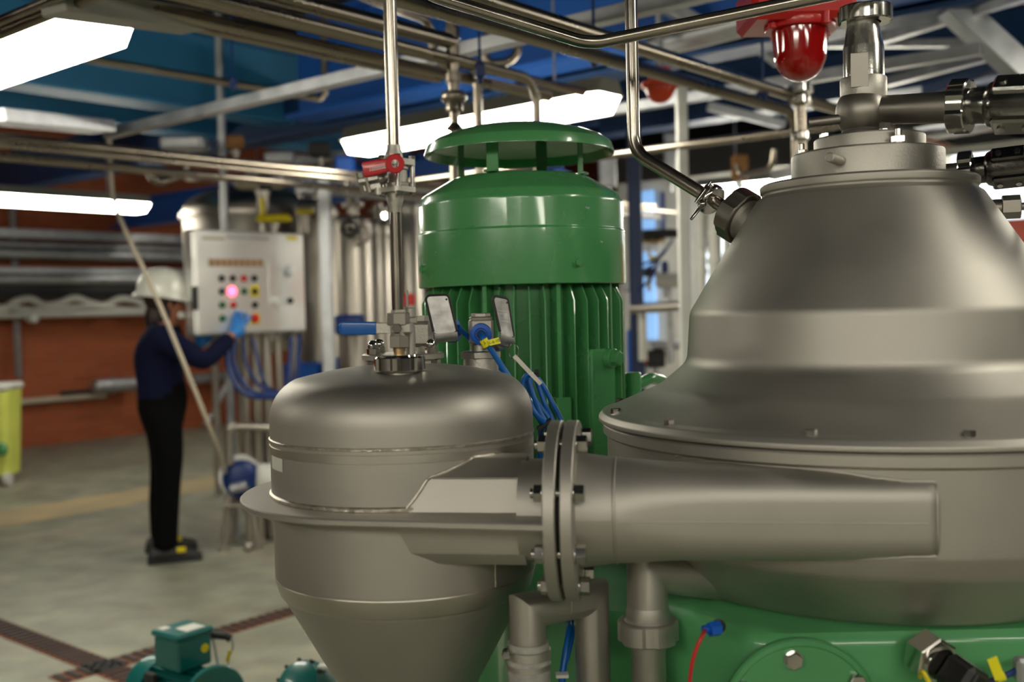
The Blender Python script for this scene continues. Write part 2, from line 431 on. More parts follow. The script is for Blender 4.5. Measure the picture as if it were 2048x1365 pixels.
st = strip(PH(0, 1042, -CZ) - A_DIR * 1.5, PH(450, 958, -CZ) + A_DIR * 3, .62, -.01, .0118, 'trim_1', 'stripe'); struct(st)

# ------------------------------------------------------------------ blue overhead beams
def ibeam(p, q, h, w, mt, label, tw=.012, tf=.025):        # p,q at the underside centre
    p, q = V(p), V(q); ax = (q - p).normalized(); sd = V((-ax.y, ax.x, 0)); sd.normalize(); up = V((0, 0, 1))
    prof = [(-w / 2, 0), (w / 2, 0), (w / 2, tf), (tw / 2, tf), (tw / 2, h - tf), (w / 2, h - tf), (w / 2, h), (-w / 2, h), (-w / 2, h - tf), (-tw / 2, h - tf), (-tw / 2, tf), (-w / 2, tf)]
    mb = MB(); mb.loft([[c + sd * x + up * z for x, z in prof] for c in (p, q)])
    return single(mb, 'roof_beam', mt, label, 'beam', 'blue steel roof beams', smooth=0)
def beamA(px, py, h, l0, l1, H, W, mt, label):
    c = PH(px, py, h); return ibeam(c + A_DIR * l0, c + A_DIR * l1, H, W, mt, label)
def beamB(px, py, h, l0, l1, H, W, mt, label):
    c = PH(px, py, h); return ibeam(c + B_DIR * l0, c + B_DIR * l1, H, W, mt, label)
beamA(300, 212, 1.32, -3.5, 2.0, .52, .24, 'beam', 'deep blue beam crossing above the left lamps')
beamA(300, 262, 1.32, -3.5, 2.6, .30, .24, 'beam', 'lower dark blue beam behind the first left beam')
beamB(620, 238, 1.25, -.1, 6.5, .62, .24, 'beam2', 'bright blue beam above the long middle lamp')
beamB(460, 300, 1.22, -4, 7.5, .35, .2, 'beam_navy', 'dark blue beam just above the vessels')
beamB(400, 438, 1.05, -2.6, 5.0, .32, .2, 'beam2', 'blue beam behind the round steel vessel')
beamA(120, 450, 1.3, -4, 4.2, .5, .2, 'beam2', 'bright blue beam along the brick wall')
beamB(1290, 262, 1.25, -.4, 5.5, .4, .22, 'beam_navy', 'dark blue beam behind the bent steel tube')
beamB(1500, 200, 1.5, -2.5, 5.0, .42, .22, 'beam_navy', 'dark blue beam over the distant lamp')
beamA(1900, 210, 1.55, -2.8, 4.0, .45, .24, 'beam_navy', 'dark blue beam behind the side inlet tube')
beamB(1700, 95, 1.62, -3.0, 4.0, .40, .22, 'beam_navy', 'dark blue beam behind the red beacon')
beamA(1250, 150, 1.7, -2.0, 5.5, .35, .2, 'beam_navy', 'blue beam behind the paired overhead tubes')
# galvanised bracing and tray rails at the upper right
def bar(p, q, w, h, mt, name, label, cat, group=None):
    p, q = V(p), V(q); z = (q - p); L = z.length; m = frame(p, z, (0, 0, 1))
    mb = MB(); mb.box((0, 0, L / 2), (h, w, L), m, .003); return single(mb, name, mt, label, cat, group)
BR = 'galvanised roof braces'
bar(P(1760, 78, 5.2), P(2080, -20, 4.2), .05, .05, 'galv', 'roof_brace', 'pale brace rising to the top right corner', 'brace', BR)
bar(P(1900, 10, 4.6), P(2120, 210, 4.6), .12, .1, 'galv', 'roof_brace', 'wide grey brace falling to the right edge', 'brace', BR)
bar(P(1560, 88, 5.6), P(1960, 86, 5.0), .05, .04, 'galv', 'roof_brace', 'thin pale brace level with the red dome', 'brace', BR)
bar(P(1770, 165, 5.6), P(1998, 105, 4.8), .05, .05, 'galv', 'roof_brace', 'bright brace just right of the steel inlet riser', 'brace', BR)
bar(P(1850, 185, 5.2), P(2010, 125, 4.8), .05, .05, 'beam_navy', 'roof_brace', 'blue brace above the side inlet tube', 'brace', BR)
bar(P(1450, 40, 5.6), P(1560, 122, 5.6), .09, .06, 'galv', 'roof_brace', 'grey brace left of the red dome', 'brace', BR)
bar(P(1290, -10, 5.0), P(1420, 60, 5.0), .08, .06, 'galv', 'roof_brace', 'grey brace at the top, right of the bent tube', 'brace', BR)
bar(P(1415, 212, 6.4), P(1570, 250, 6.4), .05, .05, 'galv', 'roof_brace', 'pale brace under the distant short lamp', 'brace', BR)
bar(P(1545, 352, 6.5), P(1700, 318, 6.), .05, .06, 'galv', 'cable_tray', 'pale tray rail behind the hood top ring', 'cable tray')
bar(P(1850, 268, 5.0), P(2100, 226, 4.4), .16, .05, 'galv', 'cable_tray', 'grey cable tray below the side inlet tube', 'cable tray')
bar(P(1850, 308, 5.0), P(2100, 282, 4.4), .1, .03, 'lampbody', 'cable_tray', 'narrow beige tray above the bright right window', 'cable tray')
bar(P(-20, 232, 4.6), P(204, 254, 5.3), .16, .06, 'galv', 'cable_tray', 'pale empty tray at the left edge below the lamp', 'cable tray')
bar(P(105, 4, 2.7), P(385, 44, 3.1), .10, .06, 'lampbody', 'cable_tray', 'beige covered tray at the top left', 'cable tray')
bar(PH(215, 268, .95), PH(215, 268, .95) + B_DIR * 4.6, .055, .05, 'galv', 'strut_rail', 'long grey strut rail rising across the upper left', 'rail')
bar(PH(940, 268, 1.0) - B_DIR * 1.7, PH(940, 268, 1.0) - B_DIR * -2.8, .05, .05, 'galv', 'strut_rail', 'grey strut rail just above the long middle lamp', 'rail')

# ================================================================== GREEN MOTOR
MX = (.0246, 2.25)
motor = thing('electric_motor', 'tall green finned electric motor with a domed rain cap', 'motor', (MX[0], MX[1], .95))
def R_(px, py, A=MX): return sil(px, py, A)
rc, zc = R_(848.2, 314); zt = CZ + (614 - 255) / 2120 * 2.25
prof = [(0, zt), (.035, zt - .0005), (.075, zt - .003), (.115, zt - .009), (.150, zt - .0185), (.178, zt - .030), (.194, zt - .041), (rc, zc + .002), (rc, zc), (rc - .003, zc), (.190, zt - .043), (.175, zt - .034), (.147, zt - .023), (.112, zt - .0125), (.07, zt - .007), (0, zt - .004)]
o = part(MB().lathe(prof, (MX[0], MX[1], 0), seg=96), 'rain_cap', 'green', motor)
# fan cowl
r1, z1 = R_(904, 360); r2, z2 = R_(840.7, 398); r3, z3 = R_(835.8, 412); r4, z4 = R_(835, 474); r5, z5 = R_(836.5, 576)
pr = [(.10, z1), (r1 - .006, z1), (r1 + .004, z1 - .004), (r2 - .003, z2), (r3, z3 - .003), (r3, z4 + .004), (r3 + .0028, z4), (r3 + .0028, z5), (r3 + .001, z5 - .0015), (r3 - .004, z5), (r3 - .004, z4), (r2 - .008, z2 - .004), (r1 - .01, z1 - .008), (.10, z1 - .008)]
pr2 = fillet2([V((a, b, 0)) for a, b in pr], [0, 0, .006, .018, .018, .003, .003, .001] + [0] * 6, 4)
cowl = part(MB().lathe([(p.x, p.y) for p in pr2], (MX[0], MX[1], 0), seg=96, closed=True), 'fan_cowl', 'green', motor)
RC = r3 + .0028
g = MB(); g.lathe([(.102, z1 - .006), (.0, z1 - .006)], (MX[0], MX[1], 0), seg=40); part(g, 'fan_grille', 'green', motor)
for a in (-115, -68, -22, 22 + 10, 70, 115, 160, 205 - 6):
    pass
for a in (-114, -22, 68, 158):
    a = radians(a); d = V((cos(a), sin(a), 0)); t = V((-sin(a), cos(a), 0)); c = V((MX[0], MX[1], 0)) + d * .135
    mb = MB(); mb.box((0, 0, (z1 + zt - .03) / 2), (.004, .026, zt - .015 - z1 + .012), Matrix.Translation(c) @ Matrix.Rotation(a, 4, 'Z'), .001)
    mb.box((.006, 0, z1 + .002), (.016, .026, .004), Matrix.Translation(c) @ Matrix.Rotation(a, 4, 'Z'), .001)
    part(mb, 'cap_bracket', 'green', motor)
def on_cyl(px, py, A, r):                                 # first hit of the pixel ray with a vertical cylinder
    d = ray(px, py); A2 = V((A[0], A[1])); h = V((d.x, d.y)); b = h.dot(A2); c = A2.dot(A2) - r * r; aa = h.dot(h)
    t = (b - sqrt(max(0, b * b - aa * c))) / aa; p = V((0, 0, CZ)) + d * t
    n = (V((p.x, p.y, 0)) - V((A[0], A[1], 0))).normalized(); return p, n
bolt0 = None
def cowl_bolt(px, py):
    p, n = on_cyl(px, py, MX, RC)
    mb = MB(); mb.cyl(p - n * .002, p + n * .0025, .0095, 24, bev=.0006); part(mb.hexa(p + n * .0015, n, .014, .007, x=(0, 0, 1)), 'cowl_bolt', 'green', motor)
cowl_bolt(1155, 525); cowl_bolt(848.5, 539)
for px, py, w_ in ((1175, 416, .010), (1203, 484, .007), (872, 505, .003)):
    p, n = on_cyl(px, py, MX, RC - (.0028 if py < 466 else 0)); t_ = V((-n.y, n.x, 0)); mb = MB(); mb.prism([(w_ * (.5 + .3 * sin(k * 2.3)) * cos(k * pi / 4), w_ * .6 * (.5 + .3 * cos(k * 1.7)) * sin(k * pi / 4)) for k in range(8)], .0004, frame(p + n * .0001, n, t_)); part(mb, 'paint_chip', 'galv', motor)
# finned body
mb = MB(); rb = .172; rf = .2135; zb = .62
mb.lathe([(rb, zb), (rb, z5 + .02)], (MX[0], MX[1], 0), seg=80)
for k in range(44):
    a = 2 * pi * k / 44 + .05
    m = Matrix.Translation((MX[0], MX[1], 0)) @ Matrix.Rotation(a, 4, 'Z')
    th = .0036 if k % 5 else .011; ro = rf - (0 if k % 5 else .008)
    ptsf = [(rb - .004, zb), (ro, zb), (ro, z5 - .035), (ro - .016, z5 - .004), (rb - .004, z5 + .01)]
    if k % 5 == 0: ptsf = [(rb - .004, zb), (ro, zb), (ro, z5 + .004), (rb - .004, z5 + .004)]
    vs = [(x, s_ * th / 2 * (1 if x < rf - .02 else .75), z) for s_ in (-1, 1) for x, z in ptsf]; n = len(ptsf)
    mb.add(vs, [tuple(range(n)), tuple(range(2 * n - 1, n - 1, -1))] + [(i, n + i, n + (i + 1) % n, (i + 1) % n) for i in range(n)], m)
part(mb, 'finned_body', 'green', motor)
# mounting pad with big bolt (right front), small pad beside it
def pad(px, w, ztop, zbot, rr, name='mounting_pad'):
    p, n = on_cyl(px, 760, MX, rr); a = atan2(n.y, n.x)
    m = Matrix.Translation((MX[0], MX[1], 0)) @ Matrix.Rotation(a, 4, 'Z'); mb = MB()
    mb.box((rr - .02, 0, (ztop + zbot) / 2), (.046, w, ztop - zbot), m, .003); return part(mb, name, 'green', motor), m, n
zz = lambda py, y=2.05: CZ - (py - 608) / 2120 * y
_, pm, pn = pad(1206, .074, zz(698), .62, .2150)
pad(1127, .032, zz(792), .62, .2085)
p, n = on_cyl(1232, 716, MX, .236)
mb = MB(); q = p - n * .006
mb.cyl(q - n * .03, q + n * .002, .019, 28, bev=.002); mb.hexa(q, n, .027, .015, x=(0, 0, 1)); mb.cyl(q + n * .012, q + n * .0165, .011, 24, bev=.001)
part(mb, 'earth_bolt', 'green', motor)
# lifting eye reaching right
e0 = P(1248, 768, 2.27); e1 = P(1300, 757, 2.30); e2 = P(1325, 762, 2.36)
mb = MB(); mb.tube([e0 - V((.03, 0, .004)), P(1272, 772, 2.27), e1, e2, P(1338, 800, 2.42)], .0125, 14, .04); mb.cyl(P(1266, 745, 2.265), P(1268, 812, 2.265), .017, 18, bev=.003); part(mb, 'lifting_arm', 'green', motor)
# foot flange on the frame
mb = MB(); mb.lathe([(.17, .62), (.235, .62), (.235, .595), (.17, .56), (.17, .5)], (MX[0], MX[1], 0), seg=64); part(mb, 'mounting_flange', 'green', motor)

# ================================================================== CENTRIFUGE
CX = (.562, 1.668)
sep = thing('disc_separator', 'large matte steel centrifugal separator with a conical hood on a green frame', 'separator', (CX[0], CX[1], .6))
SEG = 160
def S(px, py): return sil(px, py, CX)
sl = {k: S(*v) for k, v in dict(plT=(1622, 283), plB=(1619, 306), rgT=(1584.3, 317), rgB=(1582.3, 359), stT=(1519, 375), stB=(1520, 391), cn0=(1514, 402), cn1=(1470, 480), cn2=(1421.5, 552.6), sh=(1379, 626), sk=(1374, 730), fl0=(1358, 752), fl1=(1307, 773), fl2=(1249, 792.5), rim=(1205, 812), rimM=(1197, 826), rimB=(1197, 841)).items()}
rF = sl['rimM'][0]
zf = CZ - .0365 * 0
# heights of the flange from the front edge pixels
def zfront(px, py, r): return on_cyl(px, py, CX, r)[0].z
zt1 = zfront(1696, 884.5, rF); zb2 = zfront(1696, 941.5, rF - .004)
zmid = zfront(1700, 908, rF)
print('sep radii', {k: (round(a, 4), round(b, 4)) for k, (a, b) in sl.items()}, zt1, zmid, zb2)
rs, zs = sl['sk']; rsh, zsh = sl['sh']
hood = [(sl['rgB'][0] * .8, sl['stT'][1]), (sl['stT'][0] - .004, sl['stT'][1]), (sl['stT'][0], sl['stT'][1] - .003), (sl['stB'][0], sl['stB'][1]), (sl['stB'][0] - .003, sl['stB'][1] - .002), (sl['stB'][0] - .002, sl['stB'][1] - .006), (sl['cn0'][0] + .001, sl['cn0'][1] - .003),
        (sl['cn2'][0], sl['cn2'][1]), (rsh, zsh), (rs, zs + .006), (rs + .045, zs - .032), (rF - .02, zt1 + .006), (rF - .006, zt1 + .002), (rF, zt1 - .006), (rF, zmid + .0016), (rF - .012, zmid + .0012), (.3, zmid + .0012)]
rads = [0, .002, .002, .002, .002, .003, .008, .01, .03, .03, .06, .006, .006, .005, .002, 0, 0]
hp = fillet2([V((a, b, 0)) for a, b in hood], rads, 6)
part(MB().lathe([(p.x, p.y) for p in hp], (CX[0], CX[1], 0), seg=SEG), 'hood', 'satin', sep, 'conical matte steel hood', smooth=28)
low = [(.3, zmid), (rF - .012, zmid), (rF - .009, zmid - .001), (rF - .007, zmid - .004), (rF - .007, zb2 + .004), (rF - .012, zb2), (.414, zb2 - .0), (.414, zb2 - .004)]
part(MB().lathe(low, (CX[0], CX[1], 0), seg=SEG), 'clamp_ring', 'satin', sep, smooth=28)
zc1 = zfront(1760, 1168, .4125); zc2 = zfront(1840, 1254, .325)
body = [(.4135, zb2 + .002), (.4135, zc1 + .03), (.404, zc1 + .002), (.335, zc2 + .006), (.325, zc2), (.2, zc2)]
bp_ = fillet2([V((a, b, 0)) for a, b in body], [0, .02, .03, .006, .004, 0], 5)
part(MB().lathe([(p.x, p.y) for p in bp_], (CX[0], CX[1], 0), seg=SEG), 'bowl_casing', 'satin', sep, smooth=28)
ring = [(.05, sl['stT'][1]), (sl['rgB'][0], sl['stT'][1]), (sl['rgB'][0], sl['rgT'][1]), (sl['rgT'][0] - .012, sl['rgT'][1] + .0), (.05, sl['rgT'][1])]
rg = fillet2([V((a, b, 0)) for a, b in [(.05, sl['stT'][1]), (sl['rgB'][0], sl['stT'][1]), (sl['rgB'][0], sl['rgT'][1] + .0015), (.05, sl['rgT'][1] + .0015)]], [0, 0, .004, 0], 4)
part(MB().lathe([(p.x, p.y) for p in rg], (CX[0], CX[1], 0), seg=96), 'top_ring', 'cast', sep)
zr = sl['rgT'][1] + .0015; rp = sl['plT'][0]; zp = sl['plT'][1]
pl = fillet2([V((a, b, 0)) for a, b in [(.02, zr), (rp, zr), (rp, zp), (.02, zp)]], [0, 0, .003, 0], 3)
part(MB().lathe([(p.x, p.y) for p in pl], (CX[0] + .004, CX[1], 0), seg=96), 'top_plate', 'cast', sep)
print('ring', zr, 'plate', rp, zp)
# hex bolts on the wide flange
hb = MB(); hb.hexa((0, 0, -.001), (0, 0, 1), .0135, .0085); hb.lathe([(.0085, -.001), (.0085, .0006), (0, .0006)], seg=20)
bproto = part(hb, 'flange_bolt', 'bolt', sep)
first = True
rbolt = rF - .021
angs = []
for px, py in ((1228, 819), (1366, 849), (1676, 870), (2046, 871), (1248, 792)):
    d = ray(px, py); z = zt1 + .009; t = (z - CZ) / d.z; q = V((0, 0, CZ)) + d * t; angs.append(math.degrees(atan2(q.y - CX[1], q.x - CX[0])))
print('bolt angs', angs)
def bolt_at(a):
    global first
    a = radians(a); m = Matrix.Translation((CX[0] + rbolt * cos(a), CX[1] + rbolt * sin(a), zt1 + .0045)) @ Matrix.Rotation(a + .3, 4, 'Z')
    if first: bproto.matrix_basis = Matrix.Translation(V(sep['_o'] and (-sep['_o'][0], -sep['_o'][1], -sep['_o'][2]))) @ m; first = False
    else: instance(bproto, m, sep)
for a in [-175, -149, -118.5, -92.5, -62, -31, 0, 30, 62, 92, 122, 160]: bolt_at(a)
# studs with nuts on the top ring / plate
def stud(px, py, zbase, rr, nut=.019, sh=.012):
    p, n = on_cyl(px, py, CX, rr)
    p = V((p.x, p.y, zbase)); mb = MB(); mb.lathe([(nut * .62, 0), (nut * .62, .0015), (0, .0015)], p, seg=20); mb.hexa(p + V((0, 0, .001)), (0, 0, 1), nut, .010, x=(cos(px), sin(px), 0))
    mb.cyl(p + V((0, 0, .008)), p + V((0, 0, .010 + sh)), nut * .3, 14, bev=.001); part(mb, 'stud_nut', 'bolt', sep)
stud(1603, 302, zr, sl['rgT'][0] - .017, .017, .011); stud(1797, 276, zr, sl['rgT'][0] - .014, .019, .012)
stud(1652, 268, zp, rp - .03, .018, .003); stud(1769, 253, zp, rp - .012, .016, .002)
# pins
p, n = on_cyl(1682, 322, CX, sl['rgB'][0]); n2 = (n + V((-.45, -.2, .12))).normalized()
part(MB().cyl(p - n2 * .006, p + n2 * .034, .0072, 20, bev=.0012), 'guide_pin', 'cast', sep)
# inlet elbow on top: ball, side tube, upright spigot
VY = CX[1] - .0
bc = P(1725, 222, VY); RB = 52 / 2120 * VY
elbow = MB(); elbow.sphere(bc - V((0, 0, .002)), RB, 40, 24, (1, 1, 1.04)); elbow.lathe([(RB * .70, 0), (RB * .70, .004), (RB * .80, .012), (RB * .6, .03)], (bc.x, bc.y, zp - .003), seg=48)
xs = _right.copy(); xs = V((.86, -.50, .025)).normalized()
el_end = P(1905, 214, VY - .085); xs = (el_end - bc).normalized(); elbow.tube([bc + xs * .01, bc + xs * .06, el_end], [.0225, .0222, .0236], 32)
el = part(elbow, 'inlet_elbow', 'satin_dark', sep, 'ball shaped inlet elbow')
up = V((-.004, 0, 1)).normalized()
c0 = P(1727, 190, VY)
mb = MB(); mb.lathe([(.0345, -.01), (.0345, .0), (.0352, .004), (.0352, .028), (.034, .030), (.028, .030)], c0 - up * .004, up, seg=48); part(mb, 'spigot_collar', 'cast', sep)
c1 = P(1728, 165, VY); c2 = P(1730, 96, VY); c3 = P(1729, 52, VY); c4 = P(1729, 42, VY)
mb = MB(); L1 = (c2 - c1).length; L2 = (c3 - c2).length
mb.lathe([(.0308, 0), (.0308, L1), (.0302, L1 + .002), (.0245, L1 + L2), (.0245, L1 + L2 + .02)], c1, up, seg=48); rs_ = part(mb, 'inlet_riser', 'riser', sep, 'polished steel reducer')
mb = MB(); mb.box((0, 0, 0), (.026, .003, .052), frame(P(1719, 140, VY - .0305), (0, 0, 1), (1, 0, 0)) @ Matrix.Rotation(-.3, 4, 'Z'), .0005); sub(mb, 'wrench_flat', 'satin_dark', rs_)
def slotted_nut(c, ax, r, h, ri, name, mt, parent, slots=4, sd=.0035, sw=.3, x=None, ph=.3):
    """round union nut with shallow spanner slots"""
    m = frame(c, ax, x); n = slots * 12; rings = []
    def rr(k, base):
        a = (k / n * slots + ph) % 1.; return base - (sd if a < sw else 0)
    for (base, z) in ((ri, 0), (r - .002, 0), (r, .002), (r, h - .002), (r - .002, h), (ri, h)):
        rings.append([m @ V((rr(k, base) * cos(2 * pi * k / n), rr(k, base) * sin(2 * pi * k / n), z)) if base > ri else m @ V((base * cos(2 * pi * k / n), base * sin(2 * pi * k / n), z)) for k in range(n)])
    rings.append(rings[0])
    mb = MB(); mb.loft(rings, cap=False); return part(mb, name, mt, parent, smooth=25)
slotted_nut(P(1730, 46, VY), up, .0418, .024, .024, 'union_nut', 'chrome', sep)
# side tube end: chrome union nut
slotted_nut(el_end - xs * .001, xs, .0415, .026, .023, 'union_nut', 'chrome', sep, x=(0, 0, 1), ph=.1)
# side coupling + hose (things that hang on the separator)
def coupling(c, ax, s, label, name='hose_coupling', mt='dark_steel', hose_to=None, hl=''):
    o = thing(name, label, 'coupling', c); ax = V(ax).normalized(); x, y, z = orth(ax)
    mb = MB(); mb.lathe([(.022 * s, 0), (.024 * s, .004 * s), (.024 * s, .022 * s), (.029 * s, .026 * s), (.033 * s, .036 * s), (.033 * s, .09 * s), (.035 * s, .094 * s), (.038 * s, .097 * s), (.038 * s, .104 * s), (.027 * s, .106 * s)], c, ax, seg=40)
    part(mb, 'coupling_body', mt, o)
    for sg in (0, 1):
        a = V((0, 0, 1)) if sg else V((0, 0, -1)); a = (V((0, -.75, .5)) if sg else V((0, -.55, -.8))).normalized(); a = (a - ax * a.dot(ax)).normalized(); t = ax.cross(a)
        cc = V(c) + ax * (.062 * s) + a * (.031 * s); m = frame(cc, a, ax)
        k = MB(); k.box((0, 0, 0), (.056 * s, .030 * s, .014 * s), m, .003 * s)
        cl_ = part(k, 'clamp_jaw', mt, o)
        b = MB()
        for u in (-.016, .014): b.cyl(m @ V((u * s, 0, .006 * s)), m @ V((u * s, 0, .0095 * s)), .005 * s, 12)
        sub(b, 'jaw_screws', 'bolt', cl_)
    h = MB(); e = V(c) + ax * (.1 * s)
    h.tube([e, e + ax * .09, e + ax * .09 + V((.16, .03, -.01)), e + ax * .09 + V((.36, .16, -.12)), e + ax * .09 + V((.40, .2, -.6))], .0285 * s, 20, .07)
    tag(part(h, 'rubber_hose', 'rubber', o), None or hl, 'x'); ob = o.children[-1]; del ob['category']; 
    return o
xs2 = V((.86, -.48, .04)).normalized()
coupling(el_end + xs * .024, xs, 1.12, 'shiny hose coupling on the topmost side inlet', mt='dark_chrome', hl='dark grey hose')
# second coupling lower right, behind the hood top
n_c = P(1915, 343, CX[1] + .06)
nut2 = P(1918, 345, CX[1] + .10)
slotted_nut(nut2, xs2, .034, .022, .016, 'union_nut', 'chrome', sep, x=(0, 0, 1))
part(MB().cyl(nut2 - xs2 * .12, nut2 + xs2 * .03, .0165, 24), 'outlet_stub', 'satin', sep)
coupling(nut2 + xs2 * .02, xs2, .92, 'black hose coupling beside the hood top ring', hl='black hose', mt='dark_steel')
# third: small compression fitting
f0 = P(1968, 417, CX[1] + .05)
mb = MB(); xr = V((.93, -.37, .0)); mb.cyl(f0 - xr * .06, f0 + xr * .035, .0135, 20); mb.hexa(f0 + xr * .026, xr, .033, .028, x=(0, 0, 1)); part(mb, 'compression_fitting', 'satin_dark', sep)
mb = MB(); mb.tube([f0 + xr * .05, f0 + xr * .12, f0 + xr * .3 + V((0, 0, -.02)), f0 + xr * .4 + V((0, .02, -.3))], .0062, 12, .05); single(mb, 'thin_tube', 'satin_dark', 'thin steel tube leaving the small hex fitting at the right edge', 'tube')
# lever pin on the ball
q0 = bc + V((-.03, -.005, -.012)); part(MB().cyl(q0, P(1617, 246, VY + .01), .0078, 18, bev=.0015), 'side_pin', 'satin_dark', sep)

# green cast frame under the bowl
zfr = zc2
fm = MB()
def housing(pts, z0, z1, r):
    pp = fillet2([V((x, y, 0)) for x, y in pts + pts[:1]], [r] * (len(pts) + 1), 6)[:-1]
    return [[V((p.x, p.y, z)) for p in pp] for z in (z0, z1)]
def poly_round(pts, r, n=6):
    out = []; N_ = len(pts)
    for i in range(N_):
        seg_ = fillet2([V(pts[i - 1]), V(pts[i]), V(pts[(i + 1) % N_])], [0, r, 0], n)[1:-1]; out += seg_
    return out
base = [V(p) for p in ((.30, 1.33, 0), (1.0, 1.33, 0), (1.15, 2.1, 0), (.20, 2.1, 0), (.185, 1.52, 0))]
br_ = poly_round(base, .09)
rings = [[V((p.x, p.y, z)) for p in br_] for z in (0.0, zfr - .02)]
top = []
cen = sum(br_, V()) / len(br_)
for ins, dz in ((.004, -.010), (.012, -.003), (.03, 0)):
    top.append([p + (cen - p).normalized() * ins + V((0, 0, zfr + dz)) for p in br_])
fm.loft(rings + top); fr = part(fm, 'cast_frame', 'green_cast', sep, 'green cast frame')
# wing of the frame carrying the motor
wing = poly_round([V(p) for p in ((-.26, 1.95, 0), (.24, 1.62, 0), (.5, 1.75, 0), (.5, 2.6, 0), (-.26, 2.6, 0))], .06)
fm = MB(); fm.loft([[V((p.x, p.y, z)) for p in wing] for z in (0, .49, .5)]); part(fm, 'motor_bracket', 'green_cast', sep)
# lower plinth seen left of the hose
pl2 = poly_round([V(p) for p in ((-.02, 1.62, 0), (.3, 1.50, 0), (.3, 2.2, 0), (-.1, 2.2, 0))], .05)
fm = MB(); fm.loft([[V((p.x, p.y, z)) for p in pl2] for z in (0, CZ - .46, CZ - .455)]); part(fm, 'side_plinth', 'green_cast', sep)
# round inspection cover
cc = P(1600, 1432, 1.33 - .0); 
mb = MB(); mb.lathe([(.100, -.004), (.100, .004), (.0975, .007), (.092, .008), (.090, .0055), (.0, .0055)], (cc.x, 1.33, cc.z), (0, -1, 0), seg=80)
cov = part(mb, 'inspection_cover', 'green_cast', sep, 'round green cover')
bp0 = P(1588, 1322, 1.32)
mb = MB(); mb.hexa((bp0.x, 1.325, bp0.z), (0, -1, 0), .0195, .011, x=(.9, 0, .4)); mb.cyl((bp0.x, 1.3255, bp0.z), (bp0.x, 1.322, bp0.z), .0122, 20); sub(mb, 'cover_bolt', 'bolt', cov)
for k in range(1, 6):
    a = pi / 2 + .04 + k * pi / 3; rr = .083; mb = MB(); q = V((cc.x + rr * cos(a), 1.325, cc.z + rr * sin(a))); mb.hexa(q, (0, -1, 0), .0195, .011); sub(mb, 'cover_bolt', 'bolt', cov)

# ================================================================== CYCLONE TANK
TX = (-.163, 1.55)
tank = thing('cyclone_tank', 'matte steel tank with a domed top, conical bottom and flat collar', 'tank', (TX[0], TX[1], .7))
def T(px, py): return sil(px, py, TX)
zpl_t = CZ - .2615; zpl_b = zpl_t - .0095
rT, zweld = T(539.5, 880); rT2, _ = T(547, 1050); _, zcone0 = T(553, 1180)
_, zdome0 = T(540, 845)
def tfront(px, py, r): return on_cyl(px, py, TX, r)[0].z
zw = tfront(760, 901, rT); zband0 = tfront(770, 912, rT); zband1 = tfront(770, 930, rT)
zcone = tfront(768, 1231, rT2) + .004
rC2, zC2 = T(660, 1351.5); rC1, zC1 = T(580, 1228)
print('tank', rT, rT2, 'zw', zw, 'zcone', zcone, 'cone pts', (rC1, zC1), (rC2, zC2), 'dome0', zdome0)
slope = (rC1 - rC2) / (zC1 - zC2)
zap = CZ - .078
dome = [(rT, zw)]
rk = .062; zk = zdome0 + .002
dome.append((rT, zk))
for k in range(1, 9):
    a = k / 9 * radians(74); dome.append((rT - rk + rk * cos(a), zk + rk * sin(a)))
rl, zl = dome[-1]
for k in range(1, 13):
    f = k / 12; r_ = rl * (1 - f); dome.append((max(r_, 0), zl + (zap - zl) * (1 - (r_ / rl) ** 2)))
coneb = .035
shell = [(coneb, zcone - .004 - (rT2 - coneb) / slope), (rT2 - .012, zcone - .018), (rT2, zcone + .012), (rT2, zpl_b), (rT - .01, zpl_b)]
sh = fillet2([V((a, b, 0)) for a, b in shell[:4]], [0, .02, .03, 0], 4)
part(MB().lathe([(p.x, p.y) for p in sh] + [(rT2, zpl_b + .004), (rT, zpl_b + .004)] + dome, (TX[0], TX[1], 0), seg=128), 'shell', 'satin', tank, smooth=30)
def bead_ring(r, z, w, nm='weld_bead', mt='weld', a0=0, a1=2 * pi):
    mb = MB(); mb.lathe([(r - .001, z - w), (r + w * .55, z - w * .5), (r + w * .6, z + w * .4), (r - .001, z + w)], (TX[0], TX[1], 0), seg=160, a0=a0, a1=a1); return part(mb, nm, mt, tank)
bead_ring(rT, zw, .0028); bead_ring(rT + .0002, zpl_t + .003, .0045)
mb = MB(); mb.lathe([(rT, zband1), (rT + .0006, zband1 + .0005), (rT + .0006, zband0 - .0005), (rT, zband0)], (TX[0], TX[1], 0), seg=128); part(mb, 'polished_band', 'band', tank)
mb = MB(); mb.lathe([(rT2, zcone + .0135), (rT2 + .0006, zcone + .012), (rT2 - .0055, zcone - .010), (rT2 - .009, zcone - .014)], (TX[0], TX[1], 0), seg=128); part(mb, 'polished_band', 'band', tank)
p, n = on_cyl(991, 1160, TX, rT2); q, _ = on_cyl(989, 1125, TX, rT2)
mb = MB(); mb.tube([V((p.x, p.y, zcone + .015)) + n * .0004, V((p.x, p.y, zpl_b)) + n * .0004], .0012, 8); part(mb, 'weld_bead', 'weld', tank)
# sticker
def patch(A, r, a0, a1, z0, z1, n=8):
    mb = MB(); ri = [[V((A[0] + rr * cos(a0 + (a1 - a0) * k / n), A[1] + rr * sin(a0 + (a1 - a0) * k / n), z)) for k in range(n + 1)] for rr, z in ((r + .0003, z0), (r + .0007, z0), (r + .0007, z1), (r + .0003, z1))]
    mb.loft(ri, cap=False, loop=False); return mb
def ang(px, py, A, r):
    p, n = on_cyl(px, py, A, r); return atan2(n.y, n.x), p.z
a0, zs0 = ang(544.5, 912, TX, rT); a1, zs1 = ang(566, 945, TX, rT)
stk = part(patch(TX, rT, a0, a1, zs1, tfront(556, 916, rT)), 'paper_label', 'sticker', tank, 'small white paper label')
